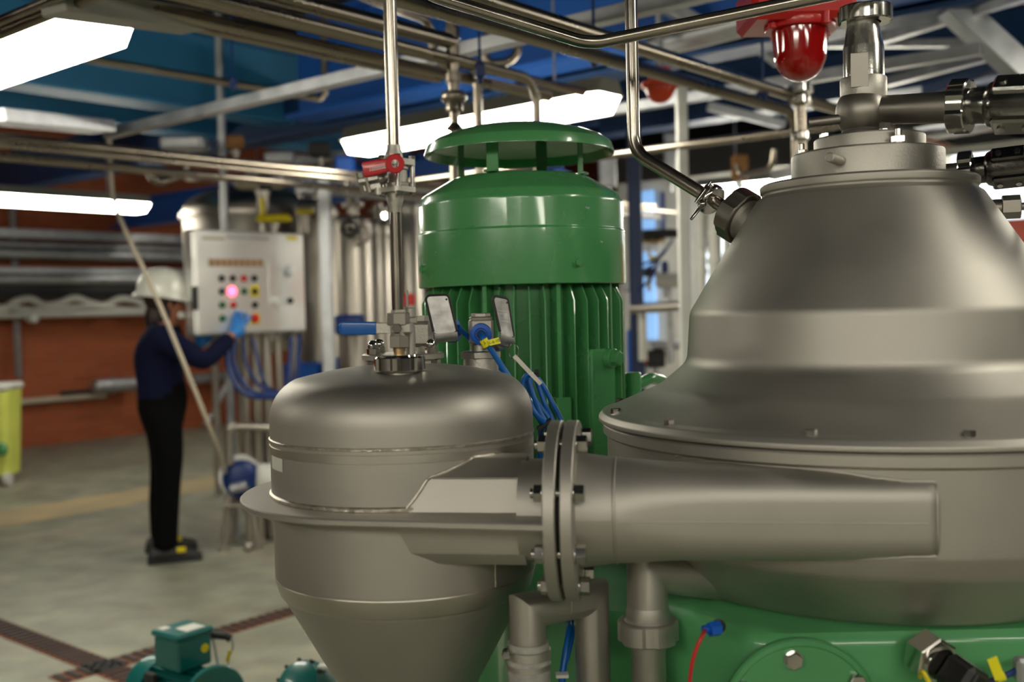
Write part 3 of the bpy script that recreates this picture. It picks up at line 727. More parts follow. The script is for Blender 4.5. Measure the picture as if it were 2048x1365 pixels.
# outlet below the cone down to the floor
mb = MB(); zb_ = shell[0][1]; mb.lathe([(coneb, zb_ + .004), (coneb, .25), (.06, .25), (.06, .235), (coneb, .235), (coneb, .0)], (TX[0], TX[1], 0), seg=40); part(mb, 'bottom_outlet', 'satin', tank)

# duct axes
u = V((.9889, -.1483, 0)).normalized(); nin = V((.1483, .9889, 0)).normalized(); Z = V((0, 0, 1))
zd = CZ - .2662
PF = PH(1083, 1057, -.2662); RF = .1165
DC = PF + nin * RF
def D(t, d, z): return DC + u * t + nin * d + Z * z        # duct coordinates (t along, d inward, z up)
# collar plate with straight tangents to the flange
rP, _ = T(480, 1003)
ctr = V((TX[0], TX[1], 0)); A_ = V((PF.x, PF.y, 0)) + u * .002
def tangent(pt, s):
    d = ctr - pt; L = d.length; al = math.asin(min(1, rP / L)); base_ = atan2(d.y, d.x); th = base_ + s * al
    tl = sqrt(L * L - rP * rP); return pt + V((cos(th), sin(th), 0)) * tl
Bk = A_ + nin * 2 * RF
tp = tangent(A_, 1); tb = tangent(Bk, -1)
aa0 = atan2(tp.y - ctr.y, tp.x - ctr.x); aa1 = atan2(tb.y - ctr.y, tb.x - ctr.x)
while aa1 > aa0: aa1 -= 2 * pi
outl = [A_] + [ctr + V((cos(aa0 + (aa1 - aa0) * k / 72), sin(aa0 + (aa1 - aa0) * k / 72), 0)) * rP for k in range(73)] + [Bk]
mb = MB(); e_ = .0018
def inset(o, e):
    N_ = len(o); r = []
    for i, p in enumerate(o):
        t = (o[(i + 1) % N_] - o[i - 1]).normalized(); nn = V((t.y, -t.x, 0)); c_ = (V(ctr) + DC.xy.to_3d()) / 2
        c_.z = 0
        if (c_ - p).dot(nn) < 0: nn = -nn
        r.append(p + nn * e)
    return r
o1 = inset(outl, e_)
mb.loft([[p + Z * zpl_b for p in o1], [p + Z * (zpl_b + e_) for p in outl], [p + Z * (zpl_t - e_) for p in outl], [p + Z * zpl_t for p in o1]])
part(mb, 'collar_plate', 'satin', tank, 'flat collar plate')
# left duct: faceted box running into the tank
df = (ctr - V((DC.x, DC.y, 0))).dot(nin) - rT + .0032
oct_ = [(df + .006, -.05), (df, -.004), (df + .013, .047), (df + .048, .069), (.04, .069), (.062, .045), (.062, -.045), (.035, -.067), (-.03, -.067)]
op = poly_round([V((a, b, 0)) for a, b in oct_], .006, 3)
def octring(t): return [D(t, p.x, p.y) for p in op]
mb = MB(); mb.loft([octring(t) for t in (-.225, -.15, -.034, -.031)] + [[D(-.0305, p.x * .985, p.y * .985) for p in op]]); part(mb, 'inlet_duct', 'satin', tank, 'faceted steel duct')
mb = MB(); mb.lathe([(.0665, 0), (.0665, .04)], D(-.038, 0, 0), u, 48); part(mb, 'duct_stub', 'satin', tank)
# weld where the duct meets the shell
pts = []
seq = [p for p in op if True]
opd = [op[i - 1].lerp(op[i], k / 6) for i in range(len(op)) for k in range(6)]
for p in sorted([p for p in opd if p.y > -.045 and p.x < .03], key=lambda p: (p.y + p.x * .2)):
    base2 = D(0, p.x, 0); o2 = V((base2.x - TX[0], base2.y - TX[1])); uu = V((u.x, u.y)); bq = o2.dot(uu); cq = o2.dot(o2) - rT * rT
    dd = bq * bq - cq
    if dd > 0: pts.append(D(-bq + sqrt(dd), p.x, p.y))
pts = [q for q in pts if q.z > zpl_t - .002]
dense = []
for i in range(len(pts) - 1):
    for k in range(6): dense.append(pts[i].lerp(pts[i + 1], k / 6))
dense = [q + V((random.uniform(-1, 1), random.uniform(-1, 1), random.uniform(-1, 1))) * .0003 + Z * .0 for q in dense]
wl = []
for q in dense:
    h = V((q.x - TX[0], q.y - TX[1], 0)); h = h.normalized() * rT; wl.append(V((TX[0] + h.x, TX[1] + h.y, q.z)))
if len(wl) > 3: mb = MB(); mb.tube(wl, .0024, 8); part(mb, 'weld_bead', 'weld', tank, 'curved weld bead')
bd = [D(-.031, df - .0004, 0), D(-.031, df + .0125, .047)]; mb = MB(); mb.tube([bd[0] + u * .001, bd[1] + u * .001, D(-.03, df + .048, .0695)], .0014, 8); part(mb, 'weld_bead', 'satin_dark', tank)
mb = MB(); mb.tube([D(-.031, df + .0125, .0474), D(-.15, df + .0125, .0474)], .0009, 8); part(mb, 'weld_bead', 'satin_dark', tank)
# flanges
def disc(t0, th, owner, nm):
    mb = MB(); c = D(t0, 0, 0); pr = [(.05, 0), (RF - .0015, 0), (RF, .0015), (RF, th - .0015), (RF - .0015, th), (.05, th)]
    mb.lathe(pr, c, u, 96); return part(mb, nm, 'satin', owner)
TH = .0158; GAP = .0052
disc(0, TH, tank, 'duct_flange'); disc(TH + GAP, TH, sep, 'duct_flange')
mb = MB(); mb.lathe([(.05, 0), (.082, 0), (.082, GAP), (.05, GAP)], D(TH, 0, 0), u, 64); part(mb, 'gasket', 'rubber', sep)
# bolts through the flanges
def fl_bolt(a):
    c = D(0, 0, 0) + nin * (.098 * cos(a)) + Z * (.098 * sin(a)); mb = MB(); rx = nin * cos(a * 3) + Z * sin(a * 3)
    mb.cyl(c - u * .016, c + u * (2 * TH + GAP + .014), .0062, 14)
    mb.hexa(c - u * .012, u, .0205, .0118, x=rx); mb.lathe([(.0125, -.0016), (.0125, 0), (0, 0)], c, u, 20)
    mb.lathe([(.0125, 0), (.0125, .0016), (0, .0016)], c + u * (2 * TH + GAP), u, 20); mb.hexa(c + u * (2 * TH + GAP + .0016), u, .0205, .0125, x=rx)
    part(mb, 'duct_bolt', 'bolt', sep)
for k in range(8): fl_bolt(pi + radians(22.5) * 1 + k * pi / 4)
# right duct: round neck, then a rounded rectangle running onto the bowl casing
def rr_ring(t, w, h, r, d0=0., n=8, zc_=0.):
    return [D(t, x + d0, z + zc_) for x, z in roundrect(w, h, r, n)]
t1 = 2 * TH + GAP
mb = MB(); rings = [rr_ring(t1 - .002, .150, .150, .0749), rr_ring(t1 + .004, .148, .148, .0739), rr_ring(t1 + .045, .136, .136, .0679)]
mb.loft(rings); part(mb, 'duct_neck', 'satin', sep)
mb = MB(); c = D(t1 + .047, 0, 0); mb.lathe([(.066, -.003), (.0692, -.001), (.0692, .001), (.066, .003)], c, u, 64); part(mb, 'weld_bead', 'satin', sep)
rings = []
for t, w, h, r, d0 in [(.048, .136, .136, .0679, 0), (.06, .134, .134, .064, 0), (.085, .130, .127, .052, 0), (.12, .126, .119, .043, 0), (.17, .125, .116, .038, 0), (.26, .125, .114, .036, 0), (.36, .125, .110, .034, 0), (.42, .125, .107, .032, .001), (.428, .125, .106, .032, .002), (.432, .125, .100, .03, .006), (.4325, .125, .09, .03, .012)]:
    rings.append(rr_ring(t1 + t, w, h, r, d0))
mb = MB(); mb.loft(rings); dct = part(mb, 'outlet_duct', 'satin', sep, 'rounded steel duct', smooth=40)
mb = MB(); pts = []
for k in range(74):
    t = .054 + k * .005; w = .125 if t > .12 else .125 + (.12 - t) / .06 * .0095; d0 = 0 if t < .36 else .001 * (t - .36) / .06
    pts.append(D(t1 + t, -w / 2 + d0 + .0002 + random.uniform(-.0002, .0002), .0 + random.uniform(-.0004, .0004) - .003))
mb.tube(pts, .0011, 8); sub(mb, 'weld_seam', 'satin', dct)
# weld round the duct end and along its top edge on the casing
mb = MB(); pts = []
rend = rr_ring(t1 + .431, .125, .104, .032, .004, 8)
front = [p for p in rend if (p - DC).dot(nin) < -.03]
front.sort(key=lambda p: p.z)
mb.tube(front, .0024, 8); part(mb, 'weld_bead', 'satin', sep)
def duct_top_weld(sgn):
    pts = []
    for k in range(40):
        t = t1 + .10 + k * (.329 / 39); f = (t - t1 - .12) / .3; h = (.117 - .012 * max(0, f)); w = .125; r = .036 - .003 * max(0, f)
        best = None
        for j in range(24):
            a = pi - j / 23 * pi / 2 if True else 0     # front-top corner then along the top
            d = -w / 2 + r + r * cos(a); z = h / 2 - r + r * sin(a); p = D(t, d, z * sgn)
            if (V((p.x - CX[0], p.y - CX[1]))).length < .4138: best = p; break
        if best is None:
            for j in range(20):
                d = -w / 2 + r + j * .006; p = D(t, d, h / 2 * sgn)
                if (V((p.x - CX[0], p.y - CX[1]))).length < .4138: best = p; break
        if best is not None: pts.append(best)
    if len(pts) > 3: mb = MB(); mb.tube(pts, .0026, 8); part(mb, 'weld_bead', 'satin', sep)
duct_top_weld(1); duct_top_weld(-1)

# ------------------------------------------------------------------ fittings on the tank dome
def dome_z(x, y):
    r = sqrt((x - TX[0]) ** 2 + (y - TX[1]) ** 2); return zl + (zap - zl) * (1 - (r / rl) ** 2)
# clamped cover plate with acorn nuts
pc = P(806, 702, 1.585); zcv = CZ - (706 - 619) / 2120 * 1.585
rcv = 82 / 2120 * 1.585
mb = MB(); mb.lathe([(0.0, zcv), (rcv - .002, zcv), (rcv, zcv - .0015), (rcv, zcv - .008), (rcv - .002, zcv - .009), (0, zcv - .009)], (pc.x, pc.y, 0), seg=64); cvp = part(mb, 'cover_plate', 'cast', tank)
mb = MB(); mb.lathe([(.047, zcv - .012), (.047, dome_z(pc.x, pc.y - .05) - .004)], (pc.x, pc.y, 0), seg=48); mb.lathe([(.056, zcv - .010), (.056, zcv - .016), (.047, zcv - .016)], (pc.x, pc.y, 0), seg=48); part(mb, 'cover_neck', 'cast', tank)
for a in (-142, -30, 40, 140):
    a = radians(a); q = V((pc.x + (rcv - .010) * cos(a), pc.y + (rcv - .010) * sin(a), zcv)); mb = MB()
    mb.hexa(q, Z, .0165, .009, x=(cos(a + .4), sin(a + .4), 0)); mb.lathe([(.0076, .009), (.0078, .012), (.0073, .016), (.0055, .0192), (.003, .0208), (0, .0212)], q, Z, 24)
    mb.cyl(q - Z * .03, q, .005, 12); mb.hexa(q - Z * .019, Z, .0165, .009)
    part(mb, 'acorn_nut', 'chrome', tank, 'domed chrome acorn nut')
# front nozzle with slotted union nut
NY = 1.462; nb = P(800, 757, NY); nx, ny = nb.x, nb.y
zn = CZ - (742 - 619) / 2120 * NY
mb = MB(); mb.lathe([(.032, nb.z - .010), (.030, nb.z - .003), (.0255, nb.z + .002), (.024, zn - .002), (.024, zn + .008), (0, zn + .008)], (nx, ny, 0), seg=48); part(mb, 'nozzle', 'satin', tank)
slotted_nut((nx, ny, zn), Z, .0352, .0205, .014, 'union_nut', 'chrome', tank, slots=8, sd=.003, sw=.35)
part(MB().lathe([(.025, 0), (.024, .003), (.01, .004), (0, .004)], (nx, ny, zn + .0195), Z, 40), 'nut_liner', 'chrome', tank)
# blue-handled needle valve (a thing of its own on the nozzle)
def zy(py, Y=NY, hz=619): return CZ - (py - hz) / 2120 * Y
nv = thing('needle_valve', 'small steel ball valve with a blue vinyl lever on the front nozzle', 'valve', (nx, ny, zy(715)))
part(MB().cyl((nx, ny, zn + .018), (nx, ny, zy(690)), .0076, 20), 'brass_stub', 'brass', nv, 'brass threaded stub')
mb = MB(); mb.hexa((nx, ny, zy(695)), Z, .0258, zy(670) - zy(695), x=(.9, -.4, 0)); mb.lathe([(.0125, 0), (.011, .004), (.0085, .008)], (nx, ny, zy(670) - .001), Z, 24)
mb.hexa((nx, ny, zy(650)), Z, .0275, zy(625) - zy(650), x=(1, .2, 0)); mb.lathe([(.011, -.002), (.0095, .004)], (nx, ny, zy(625)), Z, 24); part(mb, 'hex_body', 'satin_dark', nv)
mb = MB(); mb.box((nx + .004, ny + .004, zy(656)), (.03, .026, .0165), None, .003); part(mb, 'valve_block', 'satin', nv)
mb = MB(); mb.hexa((nx - .001, ny - .0075, zy(656)), (0, -1, 0), .0125, .009, x=(1, 0, 0)); part(mb, 'stem_nut', 'chrome', nv)
lv0 = V((nx - .006, ny + .004, zy(656))); l1 = P(747, 657, NY + .01); l2 = P(672, 657, NY + .018)
ax = (l1 - lv0).normalized()
def flatbar(a, b, w, th, up_=Z, bev=.001, mb=None):
    a, b = V(a), V(b); m = frame(a, b - a, up_); mb = mb or MB(); mb.box((0, 0, (b - a).length / 2), (w, th, (b - a).length), m, bev); return mb
lev = part(flatbar(lv0, l1, .0155, .0022), 'lever', 'cast', nv)
d_ = (l2 - l1).normalized(); m = frame(l1 - d_ * .004, d_, Z); Lb = (l2 - l1).length
mb = MB(); pr_ = []
for f, s_ in ((0, .86), (.02, 1), (.88, 1), (.96, .8), (1., .45)):
    pr_.append([m @ V((x * s_, y * s_, f * Lb)) for x, y in roundrect(.0182, .0052, .0024, 3)])
mb.loft(pr_); sub(mb, 'lever_grip', 'blue_lever', lev, 'blue vinyl grip')
# small upright latch and elbow behind the valve
mb = MB(); q = P(815, 624, NY + .03); mb.box((q.x, q.y, q.z + .014), (.0028, .010, .034), None, .001); q2 = P(819, 630, NY + .03)
mb.cyl(q2 - Z * .004, q2 + Z * .010, .0085, 20, bev=.001); mb.hexa(q2 - Z * .006 - V((0, 0, .006)), Z, .02, .008); mb.cyl((q2.x, q2.y, dome_z(q2.x, q2.y)), q2, .0068, 16); part(mb, 'latch_post', 'cast', tank)

# thin vertical tube + red-handled ball valve above it
PX_ = (nx, ny)
def vx(py):                                              # keep the tube vertical
    return V((nx, ny, zy(py)))
single(MB().cyl(vx(624), vx(420), .0078, 28), 'steel_tube', 'pipe', 'slim polished vertical tube between the blue and red handled valves', 'pipe')
hz2 = 619
ztp = zy(0) + .5
mb = MB(); mb.lathe([(.0092, zy(298) - 0), (.0092, ztp)], (nx, ny, 0), seg=28); single(mb, 'steel_tube', 'pipe', 'slim polished vertical tube rising from the red handled valve', 'pipe')
bv = thing('ball_valve', 'three piece steel ball valve with a red lever on the slim vertical tube', 'valve', (nx, ny, zy(390)))
mb = MB(); mb.lathe([(.0078, zy(425)), (.0088, zy(415)), (.0112, zy(402)), (.0116, zy(390)), (.0116, zy(385))], (nx, ny, 0), seg=28); part(mb, 'weld_end', 'cast', bv); mb = MB(); mb.lathe([(.0122, zy(330)), (.0122, zy(314)), (.0118, zy(308)), (.0098, zy(300)), (.0095, zy(292))], (nx, ny, 0), seg=28); part(mb, 'weld_end', 'cast', bv)
rz = Matrix.Rotation(radians(-38), 4, 'Z')
def bvm(z): return Matrix.Translation((nx + .004, ny, z)) @ rz
sq = roundrect(.040, .040, .009, 4)
mb = MB(); mb.prism(sq, zy(321) - zy(333), bvm(zy(333))); part(mb, 'end_plate', 'cast', bv); mb = MB(); mb.prism(sq, zy(376) - zy(386), bvm(zy(386))); part(mb, 'end_plate', 'cast', bv)
mb = MB(); mb.lathe([(.0145, zy(377)), (.0155, zy(372)), (.0155, zy(368)), (.0135, zy(366)), (.0135, zy(343)), (.0155, zy(340)), (.0155, zy(336)), (.0145, zy(333))], (nx + .004, ny, 0), seg=32); part(mb, 'valve_body', 'cast', bv)
for sx_ in (-1, 1):
    for sy_ in (-1, 1):
        q = bvm(0) @ V((sx_ * .0145, sy_ * .0145, 0)); mb = MB(); mb.cyl(V((q.x, q.y, zy(393))), V((q.x, q.y, zy(316))), .0034, 12)
        mb.hexa(V((q.x, q.y, zy(393))), Z, .0088, .0055); mb.hexa(V((q.x, q.y, zy(321))), Z, .0088, .0055); part(mb, 'tie_bolt', 'bolt', bv)
# stem goes to the left, lever hangs over it
st0 = V((nx - .012, ny - .006, zy(357))); st1 = P(744, 362, NY - .02)
mb = MB(); mb.cyl(st0, st1, .0075, 18, bev=.001); mb.box((0, 0, .014), (.030, .022, .004), frame(st1, st1 - st0, Z), .001); mb.hexa(st1 - (st1 - st0).normalized() * .001, st1 - st0, .012, .008); part(mb, 'stem', 'cast', bv)
mb = MB(); a = P(717, 364, NY - .03); b = P(757, 356, NY - .03); flatbar(a, b, .006, .014, Z, .001, mb); a = P(727, 378, NY - .03); b = P(760, 371, NY - .03); flatbar(a, b, .0085, .004, Z, .001, mb); mb.cyl(P(722, 350, NY - .03), P(722, 351, NY - .036), .0038, 14); mb.cyl(P(756, 376, NY - .03), P(757, 390, NY - .03), .0045, 12); part(mb, 'stop_bracket', 'cast', bv)
h0 = P(727, 340, NY - .038); h1 = P(783, 329, NY - .045)
m = frame(h0, h1 - h0, Z); Lh = (h1 - h0).length; mb = MB(); pr_ = []
for f, w_ in ((0, .0185), (.03, .0205), (.5, .0200), (.9, .0172), (1.0, .014)): pr_.append([m @ V((x, y, f * Lh)) for x, y in roundrect(w_, .0055, .0024, 3)])
mb.loft(pr_); fn = ray(790, 327).normalized() * -1
hc = P(790, 327.5, NY - .046); mb.lathe([(.0052, -.0035), (.0115, -.0035), (.0128, -.002), (.0128, .002), (.0115, .0035), (.0052, .0035)], hc, fn, 32, closed=True)
lv = part(mb, 'lever', 'red_lever', bv, 'red vinyl lever with an eye')
mb = MB(); e0_ = P(739, 333, NY - .042); 
for k in range(2):
    for j_ in range(9):
        a = P(741 + j_ * 4.0, 337.0 - j_ * .8 + k * 4.2, NY - .0425 - j_ * .0006); mb.box((0, 0, 0), (.0022, .0003, .0016), Matrix.Translation(a) @ Matrix.Rotation(radians(11), 4, 'Y') @ Matrix.Rotation(radians(-4), 4, 'Z'))
sub(mb, 'moulded_lettering', 'etch', lv, 'pale moulded lettering')

# ------------------------------------------------------------------ limit-switch valves with folded plates
def plate_valve(body, label, corners, Y, fold, box_pts):
    """corners: four photo corners of the folded plate (tl, tr, br, bl)"""
    o = thing('check_valve', label, 'valve', body)
    return o
def folded_plate(o, tl, tr, br, bl, nrm=V((0, -1, 0)), th=.0022, foot=.028):
    tl, tr, br, bl = [V(c) for c in (tl, tr, br, bl)]
    nn = (tr - tl).cross(bl - tl).normalized()
    if nn.dot(nrm) < 0: nn = -nn
    ex = (tr - tl).normalized(); ey = (tl - bl).normalized()
    cen = (tl + tr + br + bl) / 4
    cr = poly_round([tl, tr, br, bl], .005, 3)
    mb = MB(); mb.loft([[p + nn * th for p in cr], [p for p in cr]])
    back = -nn + V((0, 0, -.12)); pl_ = part(mb, 'lever_plate', 'plate', o, 'square folded steel lever plate', smooth=20)
    rim = [c_ for c_ in poly_round([bl, tl, tr, br], .006, 3)]
    # black edging on three sides
    i0 = min(range(len(rim)), key=lambda i: (rim[i] - bl).length); 
    path = [bl + (tl - bl) * .05, tl, tr, br + (tr - br) * .05]
    e = MB(); e.tube([p + nn * th * .5 for p in path], .0021, 8, .006); sub(e, 'edge_trim', 'rubber', pl_, 'black edge trim')
    # fold: curved lip going back at the bottom
    rows = []; R_ = .007; n_ = 6; dn = (bl - tl).normalized()
    for k in range(n_ + 1):
        a = k / n_ * radians(80); off = dn * (R_ * sin(a)) - nn * (R_ * (1 - cos(a))); rows.append((bl + off, br + off, a))
    l_, r_, a = rows[-1]; tdir = dn * cos(a) - nn * sin(a); rows.append((l_ + tdir * foot, r_ + tdir * foot, a))
    f = MB(); vs = []; 
    for l_, r_, a in rows:
        no = (dn * sin(a) + nn * cos(a)); vs += [l_ + no * th, r_ + no * th, r_, l_]
    fs = []; 
    for k in range(len(rows) - 1):
        for j_ in range(4): fs.append((k * 4 + j_, k * 4 + (j_ + 1) % 4, k * 4 + 4 + (j_ + 1) % 4, k * 4 + 4 + j_))
    fs += [(3, 2, 1, 0), tuple(len(vs) - 4 + j_ for j_ in range(4))]
    f.add(vs, fs); sub(f, 'lever_fold', 'plate', pl_, smooth=50)
    g = MB(); 
    for r in range(7):
        if r in (1,): continue
        wl_ = [.62, 0, .7, .3, .66, .58, .34][r]
        a = tl.lerp(bl, .2 + r * .09) + ex * .006; b = a + ex * ((tr - tl).length * wl_)
        k = int(wl_ * 16)
        for q in range(k):
            c_ = a.lerp(b, (q + .5) / k) + nn * (th + .0001); mm = Matrix(((ex.x, nn.x, ey.x, c_.x), (ex.y, nn.y, ey.y, c_.y), (ex.z, nn.z, ey.z, c_.z), (0, 0, 0, 1)))
            g.box((0, 0, 0), ((tr - tl).length * .028, .0002, .0013 if q % 3 else .0018), mm)
    sub(g, 'etched_lettering', 'etch', pl_, 'rows of etched lettering')
    g = MB(); c_ = tr.lerp(bl, .12); g.lathe([(.0, th + .0002), (.0016, th + .0002), (.0016, th)], c_, nn, 12); sub(g, 'plate_hole', 'black', pl_)
    return pl_
# valve A (behind the slim tube)
VA = 1.60
qa = P(846, 672, VA); va = thing('check_valve', 'steel check valve with a square lever plate on the tank cover, behind the slim tube', 'valve', qa)
mb = MB(); m = Matrix.Translation(P(851, 668, VA)) @ Matrix.Rotation(radians(-18), 4, 'Z'); mb.box((0, 0, 0), (.034, .034, .040), m, .006); mb.box((-.014, -.012, 0), (.012, .014, .030), m, .003)
mb.lathe([(.017, .0195), (.017, .024), (.0145, .024), (.0145, .0275), (0, .0275)], P(851, 668, VA), Z, 8); mb.lathe([(.013, -.045), (.013, -.018)], P(851, 668, VA), Z, 24); part(mb, 'valve_body', 'cast', va)
mb = MB(); g0 = m @ V((-.0175, -.0195, 0))
for k in range(7): mb.box((-.0172, -.0194, -.009 + k * .003), (.005, .0004, .0018), m)
part(mb, 'cast_lettering', 'satin_dark', va)
folded_plate(va, P(850, 592, VA - .035), P(896, 590, VA - .03), P(914, 664, VA - .03), P(868, 668, VA - .035), foot=.03)
mb = MB(); ca = P(903, 662, VA + .015); xa = V((.9, -.3, .05)).normalized(); mb.lathe([(.0, 0), (.016, 0), (.018, .003), (.018, .014), (.016, .018), (.009, .019), (.007, .024), (0, .024)], ca - xa * .008, xa, 32); part(mb, 'cable_gland', 'blue_paint', va, 'blue cable gland')
# valve B on the right socket
VB = 1.60
qb = P(962, 690, VB); vb = thing('check_valve', 'steel check valve with blue gland and yellow cable tag on the right socket', 'valve', qb)
cb = P(962, 665, VB)
mb = MB(); m = Matrix.Translation(cb) @ Matrix.Rotation(radians(6), 4, 'Z'); mb.box((0, 0, .001), (.036, .036, .040), m, .004); mb.box((0, 0, .0215), (.034, .034, .004), m, .002); mb.hexa(cb + Z * .023, Z, .0255, .006, x=(1, 0, 0)); mb.lathe([(.0165, -.030), (.0165, -.018)], cb, Z, 28); part(mb, 'valve_body', 'cast', vb)
gd = V((-.02, -1, -.06)).normalized(); gc = cb + gd * .017 + V((.001, 0, -.001))
mb = MB(); mb.lathe([(.0, 0), (.0158, 0), (.0165, .002), (.0165, .006), (.0158, .009), (.0125, .0105), (.0095, .0105), (.0088, .008), (.0, .008)], gc, gd, 40); gl_ = part(mb, 'cable_gland', 'blue_paint', vb, 'round blue cable gland')
mb = MB(); mb.lathe([(.0, .008), (.0062, .008), (.0062, .0105), (.0, .0105)], gc, gd, 20); sub(mb, 'gland_core', 'black', gl_)
folded_plate(vb, P(983, 592, VB - .03), P(1014, 598, VB - .012), P(1027, 677, VB - .012), P(1000, 668, VB - .032), foot=.034, nrm=V((-.4, -1, 0)))
mb = MB(); flatbar(cb + V((.012, -.008, -.012)), P(1020, 688, VB - .01), .012, .003, Z, .001, mb); part(mb, 'lever_arm', 'dark_steel', vb)
# socket of valve B on the dome
sb = P(962, 735, VB)
mb = MB(); mb.lathe([(.0265, dome_z(sb.x, sb.y) - .02), (.0262, CZ - (716 - 615) / 2120 * VB)], (sb.x, sb.y, 0), seg=48); mb.hexa((sb.x, sb.y, CZ - (717 - 615) / 2120 * VB), Z, .0535, .012, x=(.97, .24, 0)); part(mb, 'threaded_socket', 'cast', tank)
bead = []
# key ring and tag strip
ring_c = P(1027, 703, VB - .02); mb = MB(); mb.tube([ring_c + V((cos(a) * .0075, .2 * sin(a) * .006, sin(a) * .0115)) for a in [k * 2 * pi / 20 for k in range(20)]], .0008, 6, closed=True); kr = single(mb, 'split_ring', 'bolt', 'thin split ring hanging from the right lever plate', 'ring')
mb = MB(); flatbar(P(1028, 712, VB - .022), P(1082, 769, VB - .024), .0065, .0008, V((.6, 0, .75)), .0002, mb); single(mb, 'tag_strip', 'cast', 'narrow steel tag strip hanging from the split ring', 'tag')

# ------------------------------------------------------------------ blue cables
def C_(lst): return [P(*q) for q in lst]
def smooth_path(pts, n=6):
    pts = [V(p) for p in pts]; out = []
    for i in range(len(pts) - 1):
        p0 = pts[max(i - 1, 0)]; p1 = pts[i]; p2 = pts[i + 1]; p3 = pts[min(i + 2, len(pts) - 1)]
        for k in range(n):
            t = k / n; out.append(.5 * ((2 * p1) + (-p0 + p2) * t + (2 * p0 - 5 * p1 + 4 * p2 - p3) * t * t + (-p0 + 3 * p1 - 3 * p2 + p3) * t ** 3))
    out.append(pts[-1]); return out
def cable(lst, r, mt, name, label, cat='cable', group=None, seg=12):
    mb = MB(); mb.tube(smooth_path(lst if isinstance(lst[0], Vector) else C_(lst)), r, seg); return single(mb, name, mt, label, cat, group)
cy = VB - .028
main = cable([gc + gd * .009, P(967, 678, VB - .045), P(985, 704, VB - .04), P(1015, 750, 1.565), P(1050, 800, 1.56), P(1075, 832, 1.56), P(1090, 850, 1.57), P(1083, 872, 1.6), P(1080, 930, 1.62)], .0043, 'blue_cable', 'signal_cable', 'blue cable running from the blue gland down to the duct flange')
# yellow wrap tag on that cable
w0 = P(966, 679, VB - .0445); w1 = P(974, 693, VB - .043)
mb = MB(); mb.cyl(w0, w1 + (w1 - w0) * .0, .0064, 20); tg = tag(mb.build('cable_tag', 'yellow_tag'), 'yellow wrap tag on the blue cable in front of the right valve', 'cable tag')
tl_, tr_, bl_, br__ = P(975, 681, VB - .052), P(997, 675, VB - .046), P(980, 692, VB - .052), P(1002, 687, VB - .046)
mb = MB(); nf = (tr_ - tl_).cross(bl_ - tl_).normalized(); nf = nf if nf.y < 0 else -nf
mb.loft([[tl_, tr_, br__, bl_], [p - nf * .0006 for p in (tl_, tr_, br__, bl_)]]); sub(mb, 'tag_flag', 'yellow_tag', tg, smooth=0)
def text(s, size, m4, mt, name, parent=None, label=None, ext=.0001):
    cu = bpy.data.curves.new(name, 'FONT'); cu.body = s; cu.size = size; cu.align_x = 'CENTER'; cu.align_y = 'CENTER'; cu.extrude = ext
    cu.materials.append(M[mt]); o = bpy.data.objects.new(name, cu); COL.objects.link(o); o.parent = parent; o.matrix_parent_inverse = Matrix.Identity(4); o.matrix_basis = m4
    dg = bpy.context.evaluated_depsgraph_get(); me = bpy.data.meshes.new_from_object(o.evaluated_get(dg)); bpy.data.objects.remove(o)
    o = bpy.data.objects.new(name, me); COL.objects.link(o); o.parent = parent; o.matrix_parent_inverse = Matrix.Identity(4); o.matrix_basis = m4
    if label: o['label'] = label
    return o
exx = (tr_ - tl_).normalized(); eyy = nf.cross(exx); eyy = eyy if eyy.z > 0 else -eyy
cm = (tl_ + tr_ + bl_ + br__) / 4 + nf * .0003
def m3(x, y, z, c): return Matrix(((x.x, y.x, z.x, c.x), (x.y, y.y, z.y, c.y), (x.z, y.z, z.z, c.z), (0, 0, 0, 1)))
text('L-6-10', .0062, m3(exx, eyy, exx.cross(eyy), cm), 'ink', 'tag_text', tg)
cm2 = (w0 + w1) / 2 + V((-.0005, -.0068, 0)); text('5', .0068, m3(exx, eyy, exx.cross(eyy), cm2), 'ink', 'tag_text', tg)
cable([P(915, 655, VA - .01), P(926, 664, VA), P(945, 684, VA + .02), P(960, 700, VA + .035), P(1010, 745, VA + .03), P(1048, 790, 1.60), P(1080, 838, 1.59)], .004, 'blue_cable', 'signal_cable', 'blue cable leaving the gland behind the left lever plate')
CL = 'coiled strands of blue cable beside the tank'
for i, (lst) in enumerate([
    [(1068, 750, 1.60), (1052, 752, 1.60), (1046, 775, 1.60), (1060, 805, 1.59), (1078, 838, 1.58), (1086, 850, 1.58)],
    [(1068, 752, 1.605), (1060, 760, 1.60), (1066, 790, 1.595), (1078, 820, 1.585), (1092, 846, 1.58)],
    [(1070, 752, 1.615), (1078, 775, 1.615), (1090, 810, 1.61), (1104, 838, 1.60), (1108, 860, 1.60)],
    [(1070, 752, 1.62), (1086, 772, 1.62), (1104, 805, 1.62), (1122, 840, 1.61), (1128, 870, 1.61)],
    [(1068, 752, 1.61), (1056, 765, 1.61), (1070, 800, 1.605), (1098, 838, 1.60), (1100, 865, 1.6)]]):
    cable(lst, .0038, 'blue_cable', 'cable_loop', ['outer left strand of the coiled blue cable', 'inner left strand of the coiled blue cable', 'middle strand of the coiled blue cable', 'right strand of the coiled blue cable', 'inner middle strand of the coiled blue cable'][i], 'cable', CL)
mb = MB(); q = P(1068, 750, 1.607); mb.box(q, (.016, .02, .006), None, .001); mb.box(q + V((.004, 0, .004)), (.006, .008, .008), None, .001); single(mb, 'cable_tie', 'black', 'black cable tie at the top of the blue coil', 'cable tie')
